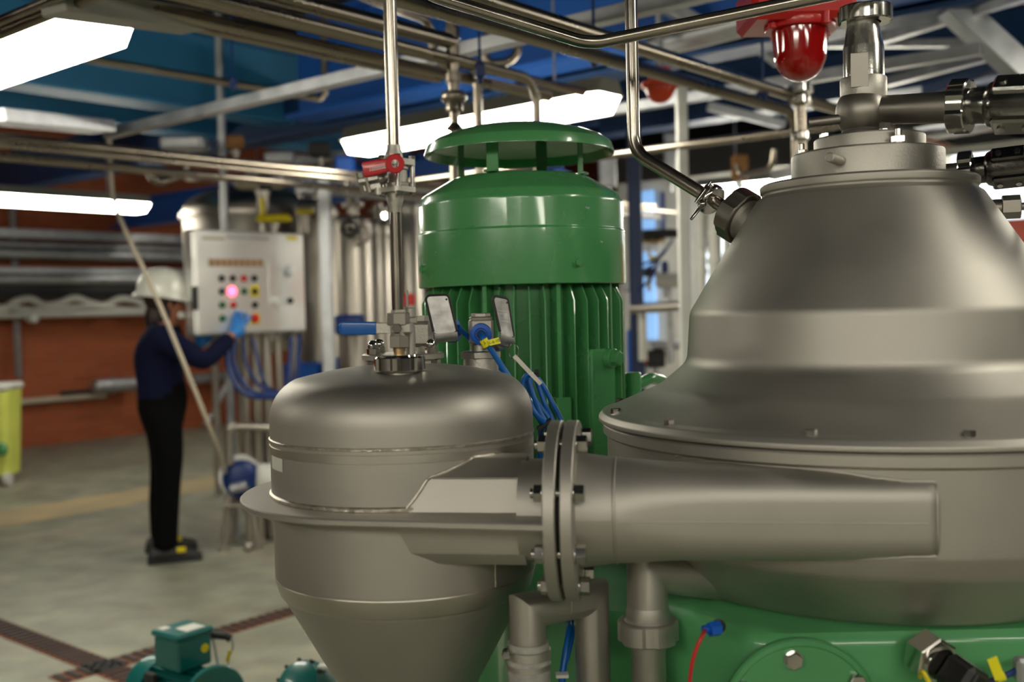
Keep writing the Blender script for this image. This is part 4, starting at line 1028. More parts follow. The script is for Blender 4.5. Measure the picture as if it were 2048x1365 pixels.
mb = MB(); q = P(1089, 849, 1.572); mb.box((0, 0, 0), (.026, .02, .006), Matrix.Translation(q) @ Matrix.Rotation(radians(-32), 4, 'Y'), .001); single(mb, 'cable_tie', 'black', 'black cable tie beside the top of the duct flange', 'cable tie')
cable([(1083, 860, 1.60), (1080, 900, 1.61), (1084, 980, 1.62), (1100, 1100, 1.60), (1134, 1230, 1.53), (1138, 1262, 1.50), (1130, 1310, 1.48), (1124, 1352, 1.47), (1122, 1390, 1.46), (1122, 1500, 1.46)], .0045, 'blue_cable', 'signal_cable', 'blue cable hanging between the steel drain pipes')
cable([(1092, 860, 1.61), (1090, 980, 1.63), (1110, 1100, 1.61), (1143, 1230, 1.54), (1146, 1262, 1.505), (1136, 1310, 1.485), (1127, 1352, 1.475), (1126, 1500, 1.465)], .0035, 'blue_cable', 'signal_cable', 'thinner blue cable just right of the hanging blue cable')
mb = MB(); q = P(1124, 1351, 1.463); mb.box(q, (.018, .016, .005), None, .001); single(mb, 'cable_tie', 'white', 'white cable tie round the hanging blue cables', 'cable tie')

# ------------------------------------------------------------------ drain pipes under the flange
LP = 1.42
a = P(1055, 1296, LP - .02); b = P(1055, 1222, LP - .02); c = P(1183, 1196, LP + .05); d = P(1183, 1370, LP + .05)
a.x = b.x; a.y = b.y; d.x = c.x; d.y = c.y
dp = thing('drain_pipe', 'mitred steel drain pipe bridging above the braided hose', 'pipe', (c.x, c.y, 0))
rr_ = .0243
mb = MB(); mb.tube([a, b, c, V((d.x, d.y, .02))], rr_, 32); 
# proper mitres: rebuild rings with stretched sections
def mitre(pts, r, seg=32):
    mb = MB(); pts = [V(p) for p in pts]; n = len(pts); rings = []
    x, y, _ = orth(pts[1] - pts[0])
    for i in range(n):
        if i == 0: t = (pts[1] - pts[0]).normalized(); pl_n = t
        elif i == n - 1: t = (pts[-1] - pts[-2]).normalized(); pl_n = t
        else: t = (pts[i] - pts[i - 1]).normalized(); pl_n = (t + (pts[i + 1] - pts[i]).normalized()).normalized()
        x = (x - t * x.dot(t)).normalized(); y = t.cross(x); ring_ = []
        for k in range(seg):
            an = 2 * pi * k / seg; o_ = (x * cos(an) + y * sin(an)) * r; s_ = -o_.dot(pl_n) / t.dot(pl_n); ring_.append(pts[i] + o_ + t * s_)
        rings.append(ring_)
        if 0 < i < n - 1:
            t2 = (pts[i + 1] - pts[i]).normalized(); x = (x - 2 * pl_n * x.dot(pl_n)) if False else (x - t2 * x.dot(t2)).normalized()
            # keep index alignment: project ring onto next axis
            v0 = ring_[0] - pts[i]; x = (v0 - t2 * v0.dot(t2)).normalized()
    mb.loft(rings); return mb
part(mitre([a, b, c, V((d.x, d.y, .01))], rr_), 'mitred_pipe', 'satin', dp, smooth=30)
mid = b.lerp(c, .5); mb = MB(); mb.lathe([(rr_ - .001, -.001), (rr_ + .0005, 0), (rr_ - .001, .001)], mid, c - b, 32); part(mb, 'weld_bead', 'satin_dark', dp)
hs = thing('braided_hose', 'clear braided hose clamped to the left drain pipe', 'hose', (b.x, b.y, 0))
ha = V((b.x, b.y, P(1055, 1284, LP - .02).z)); mb = MB(); mb.lathe([(.0272, 0), (.0272, -.02), (.0285, -.024), (.0285, -ha.z + .01)], ha, Z, 48); part(mb, 'hose_body', 'hose', hs)
mb = MB(); zc_ = P(1055, 1306, LP - .02).z
mb.lathe([(.0288, -.0062), (.0298, -.0055), (.0298, .0055), (.0288, .0062)], (b.x, b.y, zc_), Z, 48); cl1 = part(mb, 'hose_clamp', 'cast', hs)
mb = MB(); q = V((b.x - .030, b.y - .014, zc_ + .002)); mb.cyl(q + V((0, .012, 0)), q - V((.0, .014, -.004)), .0055, 14, bev=.001); mb.hexa(q - V((0, .013, -.004)), (0, -1, .2), .009, .006); mb.box(q + V((.006, .004, 0)), (.016, .014, .012), None, .002); sub(mb, 'clamp_screw', 'bolt', cl1)
mb = MB(); mb.lathe([(.0282, -.004), (.0292, -.0035), (.0292, .0035), (.0282, .004)], (b.x, b.y, zc_ - .017), Z, 48); part(mb, 'hose_clamp', 'cast', hs)
# bowl drain with union nut
BY = 1.45
g0 = P(1294, 1152, BY); g1 = V((g0.x, g0.y, .02)); gi = P(1460, 1165, BY + .06)
bd_ = thing('bowl_drain', 'upright steel drain pipe with a slotted union nut below the duct', 'pipe', (g0.x, g0.y, 0))
gj = V((g0.x, g0.y, P(1294, 1240, BY).z))
part(mitre([gj, g0 + Z * .008, gi], .0282), 'drain_elbow', 'satin', bd_)
mb = MB(); mb.lathe([(.0282, .02), (.030, .012), (.030, .004), (.033, 0), (.033, -.004), (.028, -.004)], gj + Z * .0, Z, 48); part(mb, 'nut_liner', 'satin', bd_)
slotted_nut(gj - Z * .030, Z, .0420, .030, .026, 'union_nut', 'satin', bd_, slots=5, sd=.003, sw=.3, ph=.2)
mb = MB(); mb.lathe([(.026, -.028), (.0262, -.036), (.0237, -.042), (.0237, -gj.z + .01)], gj, Z, 48); part(mb, 'lower_pipe', 'satin', bd_)
# sensor with red lead on the frame
s0 = P(1432, 1256, 1.325); sn = thing('proximity_sensor', 'small blue plug with a red lead in the green frame', 'sensor', s0)
mb = MB(); mb.lathe([(0, 0), (.0095, 0), (.0095, .001), (.008, .0015)], (s0.x + .004, 1.3305, s0.z), (0, -1, 0), 24); part(mb, 'socket_hole', 'black', sn)
xd = V((-.93, -.36, 0)).normalized(); mb = MB(); mb.hexa(s0 + V((.004, -.002, 0)), xd, .0165, .015, x=Z); mb.cyl(s0 + xd * .012, s0 + xd * .019, .005, 14); part(mb, 'blue_plug', 'blue_paint', sn)
cable([s0 + xd * .016, P(1405, 1272, 1.285), P(1392, 1300, 1.28), P(1382, 1340, 1.28), P(1378, 1400, 1.29), P(1378, 1500, 1.3)], .0024, 'red_lever', 'sensor_lead', 'thin red lead curving down from the blue plug')
# vibration sensor: chrome hex + black plug
v0 = P(1866, 1318, 1.30); vd = V((.35, -1, -.22)).normalized(); vs_ = thing('vibration_sensor', 'chrome hexagonal sensor with a black plug at the lower right of the green frame', 'sensor', v0)
mb = MB(); mb.hexa(v0 - vd * .022, vd, .052, .030, x=(.9, 0, .4), ch=.1); mb.lathe([(.022, 0), (.022, .004), (.0205, .007)], v0 + vd * .008, vd, 36); part(mb, 'hex_base', 'chrome', vs_)
mb = MB(); m = frame(v0 + vd * .012 + V((.012, 0, -.008)), vd, (.55, 0, .8)); mb.box((.0, 0, .022), (.042, .040, .046), m, .007); mb.box((.0, .0, .046), (.034, .030, .006), m, .002); pg = part(mb, 'black_plug', 'black', vs_)
mb = MB(); mb.box((.0215, .004, .020), (.0006, .022, .028), m, .0002); sub(mb, 'rating_label', 'galv', pg, 'small blue grey label')
cable([v0 + V((-.028, -.03, -.012)), P(1845, 1345, 1.24), P(1862, 1375, 1.235), P(1880, 1430, 1.24)], .0028, 'yellow', 'earth_lead', 'yellow and green earth lead beside the chrome sensor')
cable([P(1965, 1372, 1.27), P(1990, 1360, 1.265), P(2020, 1348, 1.265), P(2060, 1325, 1.28), P(2100, 1310, 1.3)], .0038, 'deep_blue', 'signal_cable', 'dark blue cable at the lower right corner')
mb = MB(); m = frame(P(1992, 1338, 1.255), (0, -1, 0), (.35, 0, -.93)); mb.box((0, 0, 0), (.028, .0125, .0012), m, .0004); yt = tag(mb.build('cable_tag', 'yellow_tag'), 'yellow flag tag on the dark blue cable at the lower right', 'cable tag')
mb = MB(); mb.cyl(P(1992, 1357, 1.262), P(2008, 1352, 1.262), .0058, 16); sub(mb, 'tag_wrap', 'yellow_tag', yt)
mb = MB(); mb.box(P(2045, 1340, 1.27), (.02, .02, .03), None, .004); single(mb, 'cable_clip', 'galv', 'grey cable clip at the lower right corner', 'clip')

# ================================================================== OVERHEAD TUBES
def tubeline(pts, r, label, mt='pipe', fil=.06, name='steel_pipe', cat='pipe', group=None, seg=18):
    mb = MB(); mb.tube(pts, r, seg, fil, 6); return single(mb, name, mt, label, cat, group)
def down(p, h): return V((p.x, p.y, h))
def extA(p, l): return p + A_DIR * l
def extB(p, l): return p + B_DIR * l
# sharp tube: vertical, bending onto the hood nozzle
Yb = 1.88
hn = P(1500, 448, 1.76)                                    # where the nozzle sits on the hood
nd = (P(1268, 306, Yb) - P(1436, 402, 1.765)).normalized()
pb = P(1268, 304, Yb); pe = P(1408, 390, 1.80)
tp_ = V((pb.x - .0, pb.y, 4.0))
tubeline([tp_, pb, pe], .0114, 'bent polished tube coming down from above to the hood nozzle', fil=.055, seg=28)
nz_ = thing('hood_nozzle', 'slotted black union nut and clamped ferrule on the left shoulder of the hood', 'fitting', P(1480, 435, 1.76))
ax_ = (P(1484, 436, 1.745) - pe).normalized()
k0 = P(1419, 397, 1.793)
mb = MB(); mb.lathe([(.0114, -.006), (.0235, -.004), (.0255, -.002), (.0265, .001), (.0265, .007), (.0255, .010), (.0235, .012), (.0125, .014)], k0, ax_, 40); fr_ = part(mb, 'tri_clamp', 'chrome', nz_)
mb = MB(); cl_ = V((-.25, -.95, .1)); cl_ = (cl_ - ax_ * cl_.dot(ax_)).normalized(); tt = ax_.cross(cl_)
cc_ = k0 + ax_ * .003 + cl_ * .027
for s_ in (-1, 1):
    mb.box(cc_ * 0 + V((0, 0, 0)), (.008, .022, .010), frame(cc_ + tt * s_ * .008, cl_, ax_), .0015)
mb.cyl(cc_ - tt * .020 + cl_ * .003, cc_ + tt * .022 + cl_ * .003, .0030, 12); mb.hexa(cc_ - tt * .004 + cl_ * .003 - tt * .008, tt, .009, .007)
sub(mb, 'clamp_hinge', 'chrome', fr_)
w_ = MB(); wa0 = P(1406, 408, 1.765); wa1 = P(1382, 439, 1.755); w_.loft([[m_ for m_ in [frame(wa0.lerp(wa1, f), wa1 - wa0) @ V((x, y, 0)) for x, y in roundrect(.011 * s_, .005, .002, 3)]] for f, s_ in ((-.25, .6), (0, 1.), (.5, .7), (.92, .5), (1, .4))]); w_.sphere(wa0, .0065, 12, 8)
sub(w_, 'wing_lever', 'chrome', fr_)
part(MB().cyl(k0 + ax_ * .01, P(1472, 428, 1.757), .0112, 28), 'ferrule_tube', 'pipe', nz_)
q = P(1466, 425, 1.762)
slotted_nut(q - ax_ * .002, ax_, .0450, .030, .012, 'union_nut', 'satin_dark', nz_, slots=4, sd=.0028, sw=.32, ph=.62)
mb = MB(); mb.lathe([(.035, .023), (.035, .028), (.030, .033), (.029, .065)], q, ax_, 48); part(mb, 'nozzle_neck', 'satin', nz_)
# sharp tube crossing the top
a = P(868, -8, 1.66); a2 = P(700, -110, 1.60); b = P(1180, 88, 1.70); c = P(1600, 2, 1.62); c2 = P(1900, -60, 1.56)
tubeline([a2, a, b, c, c2], .0102, 'polished tube with a shallow bend crossing in front of the upright tube at the top', fil=.09, seg=28)
H1 = .75
pA0, pA1 = PH(806, 0, H1), PH(1592, 226, H1)
tubeline([extA(pA0, -2.2), pA1, down(pA1, .4)], .021, 'long steel tube bending down left of the hood top ring', 'pipe_far', .09)
pB0, pB1 = PH(964, 0, H1), PH(1690, 224, H1)
tubeline([extA(pB0, -2.0), extA(pB1, 1.5)], .021, 'long straight steel tube running behind the inlet ball', 'pipe_far')
H2 = .85
q0, q1 = PH(590, 30, H2), PH(1072, 158, H2)
tubeline([extA(q0, -2.4), q1, down(q1, .3)], .0165, 'steel tube bending down behind the middle of the rain cap', 'pipe_far', .09)
q0, q1 = PH(600, 5, H2 + .06), PH(905, 84, H2 + .06)
tubeline([extA(q0, -2.4), extA(q1, 0)], .026, 'thick dark tube ending at the upright fitting stack', 'pipe_far')
vp = P(907, 84, q1.y)
mb = MB(); Yq = q1.y
def vz(py): return CZ - (py - 617) / 2120 * Yq
prf = [(.022, vz(-60)), (.022, vz(60)), (.026, vz(62)), (.026, vz(82)), (.022, vz(84)), (.022, vz(132)), (.020, vz(140)), (.020, vz(150)), (.028, vz(152)), (.028, vz(168)), (.020, vz(170)), (.020, vz(186)), (.040, vz(188)), (.044, vz(192)), (.044, vz(202)), (.040, vz(206)), (.028, vz(208)), (.030, vz(212)), (.030, vz(224)), (.016, vz(228)), (.015, vz(248)), (.03, vz(258)), (.032, vz(262)), (.015, vz(266)), (.0215, vz(280)), (.0215, .3)]
mb.lathe(prf, (q1.x, q1.y, 0), seg=32); single(mb, 'fitting_stack', 'pipe_far', 'upright tube with stacked couplings left above the rain cap', 'pipe')
Ys = 3.9
tubeline([P(560, -70, Ys - .9), P(800, 20, Ys - .2), P(862, 42, Ys), P(868, 118, Ys), P(900, 132, Ys), P(944, 118, Ys), P(955, 175, Ys), down(P(958, 260, Ys), .3)], .0165, 'double bent steel tube dropping left behind the rain cap', 'pipe_far', .10)
# more left-hand tubes
for (x0, y0, x1, y1, h, r, l0, l1, lab) in [
    (386, 0, 700, 66, .88, .018, -1.5, 1.3, 'steel tube at the top left running above the red lever'),
    (386, 36, 700, 94, .84, .020, -2.0, 1.1, 'lower dark steel tube running above the red lever'),
    (420, 60, 640, 100, .86, .016, -1.5, .6, 'thin tube under the two upper left tubes'),
]:
    a, b = PH(x0, y0, h), PH(x1, y1, h); tubeline([extA(a, l0), extA(a, (b - a).length + l1)], r, lab, 'pipe_far')
a = PH(0, 42, .80); tubeline([extB(a, -1.0), extB(a, 3.0)], .013, 'bright thin tube crossing the top left corner', 'pipe')
a = PH(0, 66, .80); tubeline([extB(a, -1.0), extB(a, 3.0)], .018, 'dull tube under the bright corner tube', 'pipe_far')
a = PH(0, 275, .78); tubeline([extA(a, -1.2), extA(a, 5.2)], .022, 'uppermost of three level tubes above the helmet', 'pipe_far')
a = PH(0, 290, .74); tubeline([extA(a, -1.2), extA(a, 5.6)], .014, 'thin middle tube of three level tubes above the helmet', 'pipe_far')
a = PH(0, 313, .74); tubeline([extA(a, -1.2), extA(a, 5.6)], .022, 'lowest of three level tubes above the helmet', 'pipe_far')
a = PH(1270, 304, .72); tubeline([extB(a, -1.5), extB(a, 3.4)], .019, 'level steel tube passing behind the pale post', 'pipe_far')
tubeline([P(140, 112, 5.2), P(470, 168, 5.6), P(640, 198, 5.8), P(650, 188, 5.8), P(648, 80, 5.8), P(648, 20, 5.8)], .02, 'bent tube in front of the first left blue beam', 'pipe_far', .08)
tubeline([P(975, 65, 4.6), P(968, 130, 4.6), P(1015, 125, 4.6), P(1035, 108, 4.6), P(1036, 40, 4.6)], .018, 'small bent tube before the bright blue beam', 'pipe_far', .07)
tubeline([P(292, 335, 6.6), P(314, 366, 6.6), P(372, 346, 6.9), P(430, 360, 7.2)], .028, 'small kinked tube below the three level tubes', 'pipe_far', .04)
tubeline([P(1470, 330, 5.5), P(1480, 350, 5.5), P(1545, 336, 5.2), P(1548, 300, 5.2)], .016, 'thin looped tube behind the left of the hood', 'pipe_far', .06)
tubeline([P(1308, 92, 4.6), P(1500, 42, 4.2)], .055, 'thick lagged pipe ending at the red beacon', 'galv')
# pipe clamps on the long tubes (hang from rods)
for px, py, Y, lab in ((1188, 108, 3.34, 'dark pipe clamp above the right of the rain cap'), (960, 142, 3.6, 'dark pipe clamp behind the bent tube'), (1526, 178, 3.75, 'dark pipe clamp below the red dome'), (466, 165, 5.5, 'dark pipe clamp on the left beam tube')):
    c = P(px, py, Y); mb = MB(); mb.box(c, (.035, .035, .05), None, .006); mb.cyl(c, V((c.x, c.y, 3.4)), .005, 8); mb.sphere(c - Z * .03, .011, 12, 8); single(mb, 'pipe_clamp', 'deep_blue', lab, 'pipe clamp', 'dark pipe clamps')
# ------------------------------------------------------------------ beacons
def beacon(px0, px1, ytop, ybot, Y, label, mt, gl, rim=True):
    c = P((px0 + px1) / 2, ybot, Y); R = (px1 - px0) / 2 / 2120 * Y; zt_ = P((px0 + px1) / 2, ytop, Y).z
    o = thing('warning_beacon', label, 'beacon', c); H = zt_ - c.z
    pr = [(0, 0)] + [(R * .93 * sin(a), R * (1 - cos(a))) for a in [k * pi / 2 / 10 for k in range(1, 11)]] + [(R * .98, H * .8), (R, H)]
    pr = [(r, z) for r, z in pr]; mb = MB(); mb.lathe(pr, c, Z, 48); part(mb, 'dome', gl, o, 'red glass dome' if gl == 'red_glass' else None)
    return o, c, R, H
Yr = 2.25
o, c, R, H = beacon(1546, 1656, 60, 163, Yr, 'red glass warning beacon hanging at the top beside the inlet riser', 'red', 'red_glass')
mb = MB(); mb.lathe([(.012, H * .25), (.018, H * .3), (.02, H * .7), (.03, H * .8), (.03, H)], c, Z, 24); part(mb, 'inner_bulb', 'red', o)
mb = MB(); mb.lathe([(R * 1.0, H - .002), (R * 1.22, H - .002), (R * 1.25, H + .003), (R * 1.25, H + .014), (R * 1.2, H + .018), (R * 1.0, H + .018)], c, Z, 56); part(mb, 'clamp_ring', 'red', o)
for k in range(4):
    a = k * pi / 2 + .5; mb = MB(); q = c + V((R * 1.28 * cos(a), R * 1.28 * sin(a), H - .006)); mb.cyl(q, q + Z * .03, .010, 14, bev=.002); part(mb, 'ring_screw', 'red', o)
mb = MB(); mb.box(c + V((-.008, .01, H + .050)), (.215, .17, .085), None, .012); part(mb, 'junction_box', 'red', o, 'red junction box')
mb = MB(); mb.cyl(c + V((0, .01, H + .09)), V((c.x, c.y + .01, 3.1)), .018, 16); part(mb, 'mounting_stem', 'galv', o)
o, c, R, H = beacon(1290, 1352, 175, 207, 4.4, 'small orange beacon below the pale overhead pipes', 'orange', 'orange')
mb = MB(); mb.lathe([(R * .9, H), (R * 1.25, H), (R * 1.25, H + .02), (R * .8, H + .03), (R * .6, H + .08), (0, H + .08)], c, Z, 10); mb.box(c + V((.0, 0, H + .05)), (.09, .05, .06), None, .01); part(mb, 'housing', 'orange', o)
mb = MB(); mb.cyl(c + Z * (H + .07), V((c.x, c.y, 3.2)), .014, 10); part(mb, 'mounting_stem', 'galv', o)

# ================================================================== CONTROL PANEL
pn = B_DIR.copy(); pc0 = P(395, 672, 6.2)                  # lower near corner of the door face
def RP(px, py, off=0.):
    d = ray(px, py); o_ = V((0, 0, CZ)); pp = pc0 + pn * off; t = (pp - o_).dot(pn) / d.dot(pn); return o_ + d * t
near_b, far_b = RP(395, 672), RP(614, 671); zt_ = (RP(395, 466).z + RP(612, 459).z) / 2; zb_ = near_b.z
wid = (far_b - near_b).dot(A_DIR); hgt = zt_ - zb_
print('panel', near_b, far_b, wid, hgt)
pan = thing('control_panel', 'grey steel control cabinet with rows of push buttons and a lit pink lamp', 'control panel', near_b + A_DIR * wid / 2)
fm_ = Matrix(((A_DIR.x, -B_DIR.x, 0, near_b.x), (A_DIR.y, -B_DIR.y, 0, near_b.y), (0, 0, 1, zb_), (0, 0, 0, 1)))   # x along, y into, z up
mb = MB(); mb.box((wid / 2, .07, hgt / 2), (wid, .10, hgt), fm_, .012); part(mb, 'cabinet', 'panel', pan)
mb = MB(); mb.box((wid / 2, .01, hgt / 2), (wid - .012, .022, hgt - .012), fm_, .006); door = part(mb, 'cabinet_door', 'panel', pan)
mb = MB(); mb.box((-.001, .012, hgt * .35), (.03, .03, hgt * .22), fm_, .004); part(mb, 'hinge', 'rubber', pan)
def on_panel(px, py): 
    q = RP(px, py, .001); return (q - near_b).dot(A_DIR), q.z - zb_
def btn(px, py, r, mt, name='push_button', depth=.018):
    x, z = on_panel(px, py); q = fm_ @ V((x, 0, z)); mb = MB(); mb.lathe([(r * 1.25, -.002), (r * 1.25, .005), (r, .006), (r * .96, depth), (r * .7, depth + .002), (0, depth + .002)], q, pn, 20); return part(mb, name, mt, pan)
def plate_on(px0, py0, px1, py1, mt, name, th=.003, label=None):
    x0, z1_ = on_panel(px0, py0); x1, z0_ = on_panel(px1, py1); mb = MB(); mb.box(((x0 + x1) / 2, -th / 2, (z0_ + z1_) / 2), (x1 - x0, th, z1_ - z0_), fm_, .0008); return part(mb, name, mt, pan, label)
plate_on(500, 571, 519, 594, 'yellow', 'backing_plate', label='yellow backing plate'); plate_on(500, 627, 520, 648, 'yellow', 'backing_plate', label='yellow backing plate')
cols = (443, 465, 487, 508); rows = (557, 583, 610, 637)
for j_, ry in enumerate(rows):
    for i_, cx_ in enumerate(cols):
        if j_ == 3 and i_ in (1, 2): continue
        if j_ == 2 and i_ == 2: continue
        mt = 'black'; r = .017
        if (j_, i_) == (0, 2): mt = 'red_btn'
        if (j_, i_) == (1, 1): btn(464, 583, .022, 'pilot', 'pilot_lamp', .012); continue
        if (j_, i_) in ((1, 2), (2, 0), (3, 0)): mt = 'green_led'
        if (j_, i_) == (2, 1): mt = 'red_btn'
        if (j_, i_) == (3, 3): mt = 'red'; r = .024
        btn(cx_ + (ry - 557) * .02, ry, r, mt, 'emergency_stop' if (j_, i_) == (3, 3) else 'push_button')
btn(550, 602, .026, 'white', 'rotary_knob'); btn(580, 602, .017, 'black', 'selector_switch'); btn(577, 543, .032, 'galv', 'round_gauge', .01)
plate_on(415, 517, 528, 535, 'beige', 'name_strip', label='beige strip of labels')
for k in range(9): plate_on(419 + k * 12, 519, 428 + k * 12, 533, 'cardboard', 'strip_label', .005)
plate_on(573, 472, 594, 481, 'yellow', 'warning_label', label='yellow warning label'); plate_on(536, 528, 562, 612, 'panel', 'blank_plate', .006)
plate_on(404, 473, 450, 481, 'beige', 'document_plate'); plate_on(452, 473, 536, 480, 'galv', 'top_slot', .012)
# panel stand, cables
ct = near_b + A_DIR * wid / 2 - B_DIR * .12
for i_, (px, w_) in enumerate(((488, .022), (510, .03), (532, .03), (556, .022), (590, .02))):
    q = RP(px, 700, -.12); mb = MB(); mb.cyl(V((q.x, q.y, 0)), V((q.x, q.y, zb_ + .02)), w_, 18); mb.cyl(V((q.x, q.y, 0)), V((q.x, q.y, .02)), w_ * 2.2, 18); part(mb, 'stand_pipe', 'vessel', pan)
for i_, lst in enumerate([[(462, 676, 6.4), (455, 720, 6.3), (475, 775, 6.25), (520, 795, 6.3), (585, 780, 6.5), (598, 700, 6.7), (598, 672, 6.8)], [(470, 676, 6.42), (468, 730, 6.35), (500, 782, 6.3), (545, 790, 6.4), (575, 770, 6.6), (582, 674, 6.75)], [(486, 676, 6.45), (492, 725, 6.4), (515, 768, 6.4), (548, 792, 6.4)], [(505, 676, 6.5), (520, 740, 6.45), (534, 775, 6.45), (560, 785, 6.5)]]):
    cable(lst, .016 if i_ < 2 else .011, 'deep_blue', 'looped_cable', ['outermost dark blue cable looping under the control cabinet', 'second dark blue cable looping under the control cabinet', 'short blue cable drooping under the cabinet centre', 'innermost short blue cable under the cabinet'][i_], 'cable', 'blue cables looping under the control cabinet')
# blue cabinets behind the stand
def crate_box(px0, py0, px1, py1, Y, dep, mt, name, label, cat, to_floor=True, bev=.01, part_=None):
    a = P(px0, py0, Y); b = P(px1, py1, Y); z1_ = a.z; z0_ = 0. if to_floor else b.z
    mb = MB(); mb.box(((a.x + b.x) / 2, Y + dep / 2, (z0_ + z1_) / 2), (b.x - a.x, dep, z1_ - z0_), None, bev)
    return single(mb, name, mt, label, cat)
crate_box(566, 728, 640, 790, 7.4, .5, 'blue_paint', 'equipment_base', 'bright blue machine base behind the panel stand', 'machine base')
crate_box(670, 716, 760, 790, 7.4, .5, 'blue_paint', 'equipment_base', 'bright blue machine base behind the blue lever', 'machine base')

# ================================================================== VESSELS
def vessel(px, rad_px, ytop, Y, label, legs=True, ybelt=None, mt='vessel', ybot=None):
    c = P(px, ytop, Y); R = rad_px / 2120 * Y; o = thing('steel_vessel', label, 'vessel', (c.x, Y, 0)); zt = c.z
    hd = R * .38; z0_ = .35 if ybot is None else P(px, ybot, Y).z
    pr = [(R * .3, z0_ - R * .2), (R, z0_), (R, zt - hd)] + [(R * cos(a), zt - hd + hd * sin(a)) for a in [k * pi / 2 / 8 for k in range(1, 8)]] + [(.04, zt)]
    mb = MB(); mb.lathe(pr, (c.x, Y, 0), seg=56); part(mb, 'vessel_shell', mt, o)
    mb = MB(); zb2_ = zt - hd - .03 if ybelt is None else P(px, ybelt, Y).z
    mb.lathe([(R, zb2_), (R * 1.05, zb2_), (R * 1.05, zb2_ - .035), (R, zb2_ - .035)], (c.x, Y, 0), seg=56); part(mb, 'belt_flange', mt, o)
    for k in range(3):
        a = k * 2 * pi / 3 + .5; mb = MB(); mb.cyl((c.x + R * .9 * cos(a), Y + R * .9 * sin(a), 0), (c.x + R * .9 * cos(a), Y + R * .9 * sin(a), z0_ + .15), .03, 14); part(mb, 'vessel_leg', mt, o)
    mb = MB(); mb.cyl((c.x, Y, zt - .02), (c.x, Y, zt + .12), .04, 16); mb.cyl((c.x, Y, zt + .05), (c.x, Y, zt + .08), .075, 20); part(mb, 'top_nozzle', mt, o)
    return o
vessel(505, 136, 372, 8.2, 'large domed steel vessel behind the control cabinet', ybelt=430, ybot=680)
vessel(632, 42, 400, 7.7, 'narrow steel vessel just right of the control cabinet')
vessel(706, 36, 430, 7.3, 'narrow steel vessel between the grey post and the slim tube')
vessel(755, 26, 440, 7.9, 'slimmest steel vessel behind the slim tube')
vessel(812, 34, 400, 8.6, 'tall steel vessel partly hidden by the green motor')
def post(px0, px1, Y, mt, label, ytop=None, name='support_post'):
    a = P((px0 + px1) / 2, 500, Y); w_ = (px1 - px0) / 2120 * Y; h = 4.3 if ytop is None else P(px0, ytop, Y).z
    mb = MB(); mb.box((a.x, a.y, h / 2), (w_, w_, h), None, .006); mb.box((a.x, a.y, .006), (w_ * 2, w_ * 2, .012)); return single(mb, name, mt, label, 'post')
post(640, 664, 6.7, 'galv', 'grey square post right of the control cabinet', 352)
post(1357, 1379, 4.9, 'white', 'pale square post left of the hood nozzle', 165)
post(1258, 1284, 7.2, 'navy_steel', 'dark blue column just right of the green motor')
post(444, 458, 6.9, 'galv', 'thin grey post above the control cabinet')
bar(P(600, 372, 6.7), P(860, 392, 7.4), .12, .09, 'galv', 'cross_rail', 'grey crossbar over the narrow vessels', 'rail')
bar(P(372, 355, 7.4), P(640, 362, 7.4), .05, .05, 'vessel', 'cross_rail', 'thin crossbar above the large vessel', 'rail')
# small clutter above the cabinet
for i_, (x, y, w_, h_, Y, mt, lab) in enumerate([
    (548, 438, 70, 12, 6.9, 'yellow', 'yellow strip on top of the cabinet'), (524, 415, 10, 40, 6.9, 'yellow', 'upright yellow strip above the cabinet'), (610, 424, 34, 12, 7.4, 'yellow', 'small yellow label plate right above the cabinet'),
    (518, 368, 90, 18, 7.5, 'beige', 'beige box above the large vessel'), (640, 366, 60, 16, 7.5, 'beige', 'beige box beside the crossbar'), (470, 285, 36, 26, 6.6, 'cardboard', 'small brown box on the tube rack'),
    (370, 288, 90, 26, 6.6, 'galv', 'grey fitting cluster on the tube rack'), (690, 330, 40, 34, 6.6, 'blue_paint', 'blue actuator on the tube rack'), (560, 316, 60, 26, 6.8, 'galv', 'grey actuator on the tube rack'), (640, 300, 44, 30, 6.9, 'rubber', 'dark actuator on the tube rack'),
    (530, 350, 26, 60, 7.0, 'rubber', 'dark pump head above the cabinet'), (600, 335, 30, 50, 7.2, 'vessel', 'steel filter housing above the cabinet'),
    (780, 432, 18, 40, 9.2, 'white', 'small white box left of the motor'), (782, 500, 30, 84, 9.0, 'white', 'white upright panel behind the slim tube'), (818, 500, 16, 84, 9.0, 'white', 'white tube panel close to the green cowl'), (838, 378, 26, 50, 8.8, 'red_btn', 'dark red box behind the left edge of the cowl'),
    (700, 650, 60, 40, 7.0, 'deep_blue', 'dark blue pump behind the blue lever'), (690, 580, 50, 50, 8.4, 'rubber', 'dark box between the vessels'), (815, 600, 30, 24, 7.6, 'red', 'red valve wheel behind the latch post')]):
    a = P(x - w_ / 2, y - h_ / 2, Y); b = P(x + w_ / 2, y + h_ / 2, Y); dp_ = min(.25, max(.06, (b.x - a.x) * .6)); o_ = thing('process_fitting', lab, 'fitting', ((a.x + b.x) / 2, Y, b.z))
    mb = MB(); mb.box(((a.x + b.x) / 2, Y, (a.z + b.z) / 2), (b.x - a.x, dp_, a.z - b.z), None, min(.02, dp_ * .2)); part(mb, 'fitting_body', mt, o_)
    mb = MB(); mb.cyl(((a.x + b.x) / 2, Y + .01, b.z - .12), ((a.x + b.x) / 2, Y + .01, b.z + .01), .018, 12); mb.cyl(((a.x + b.x) / 2, Y + .01, b.z - .03), ((a.x + b.x) / 2, Y + .01, b.z - .01), .03, 12); part(mb, 'fitting_stem', 'vessel', o_)
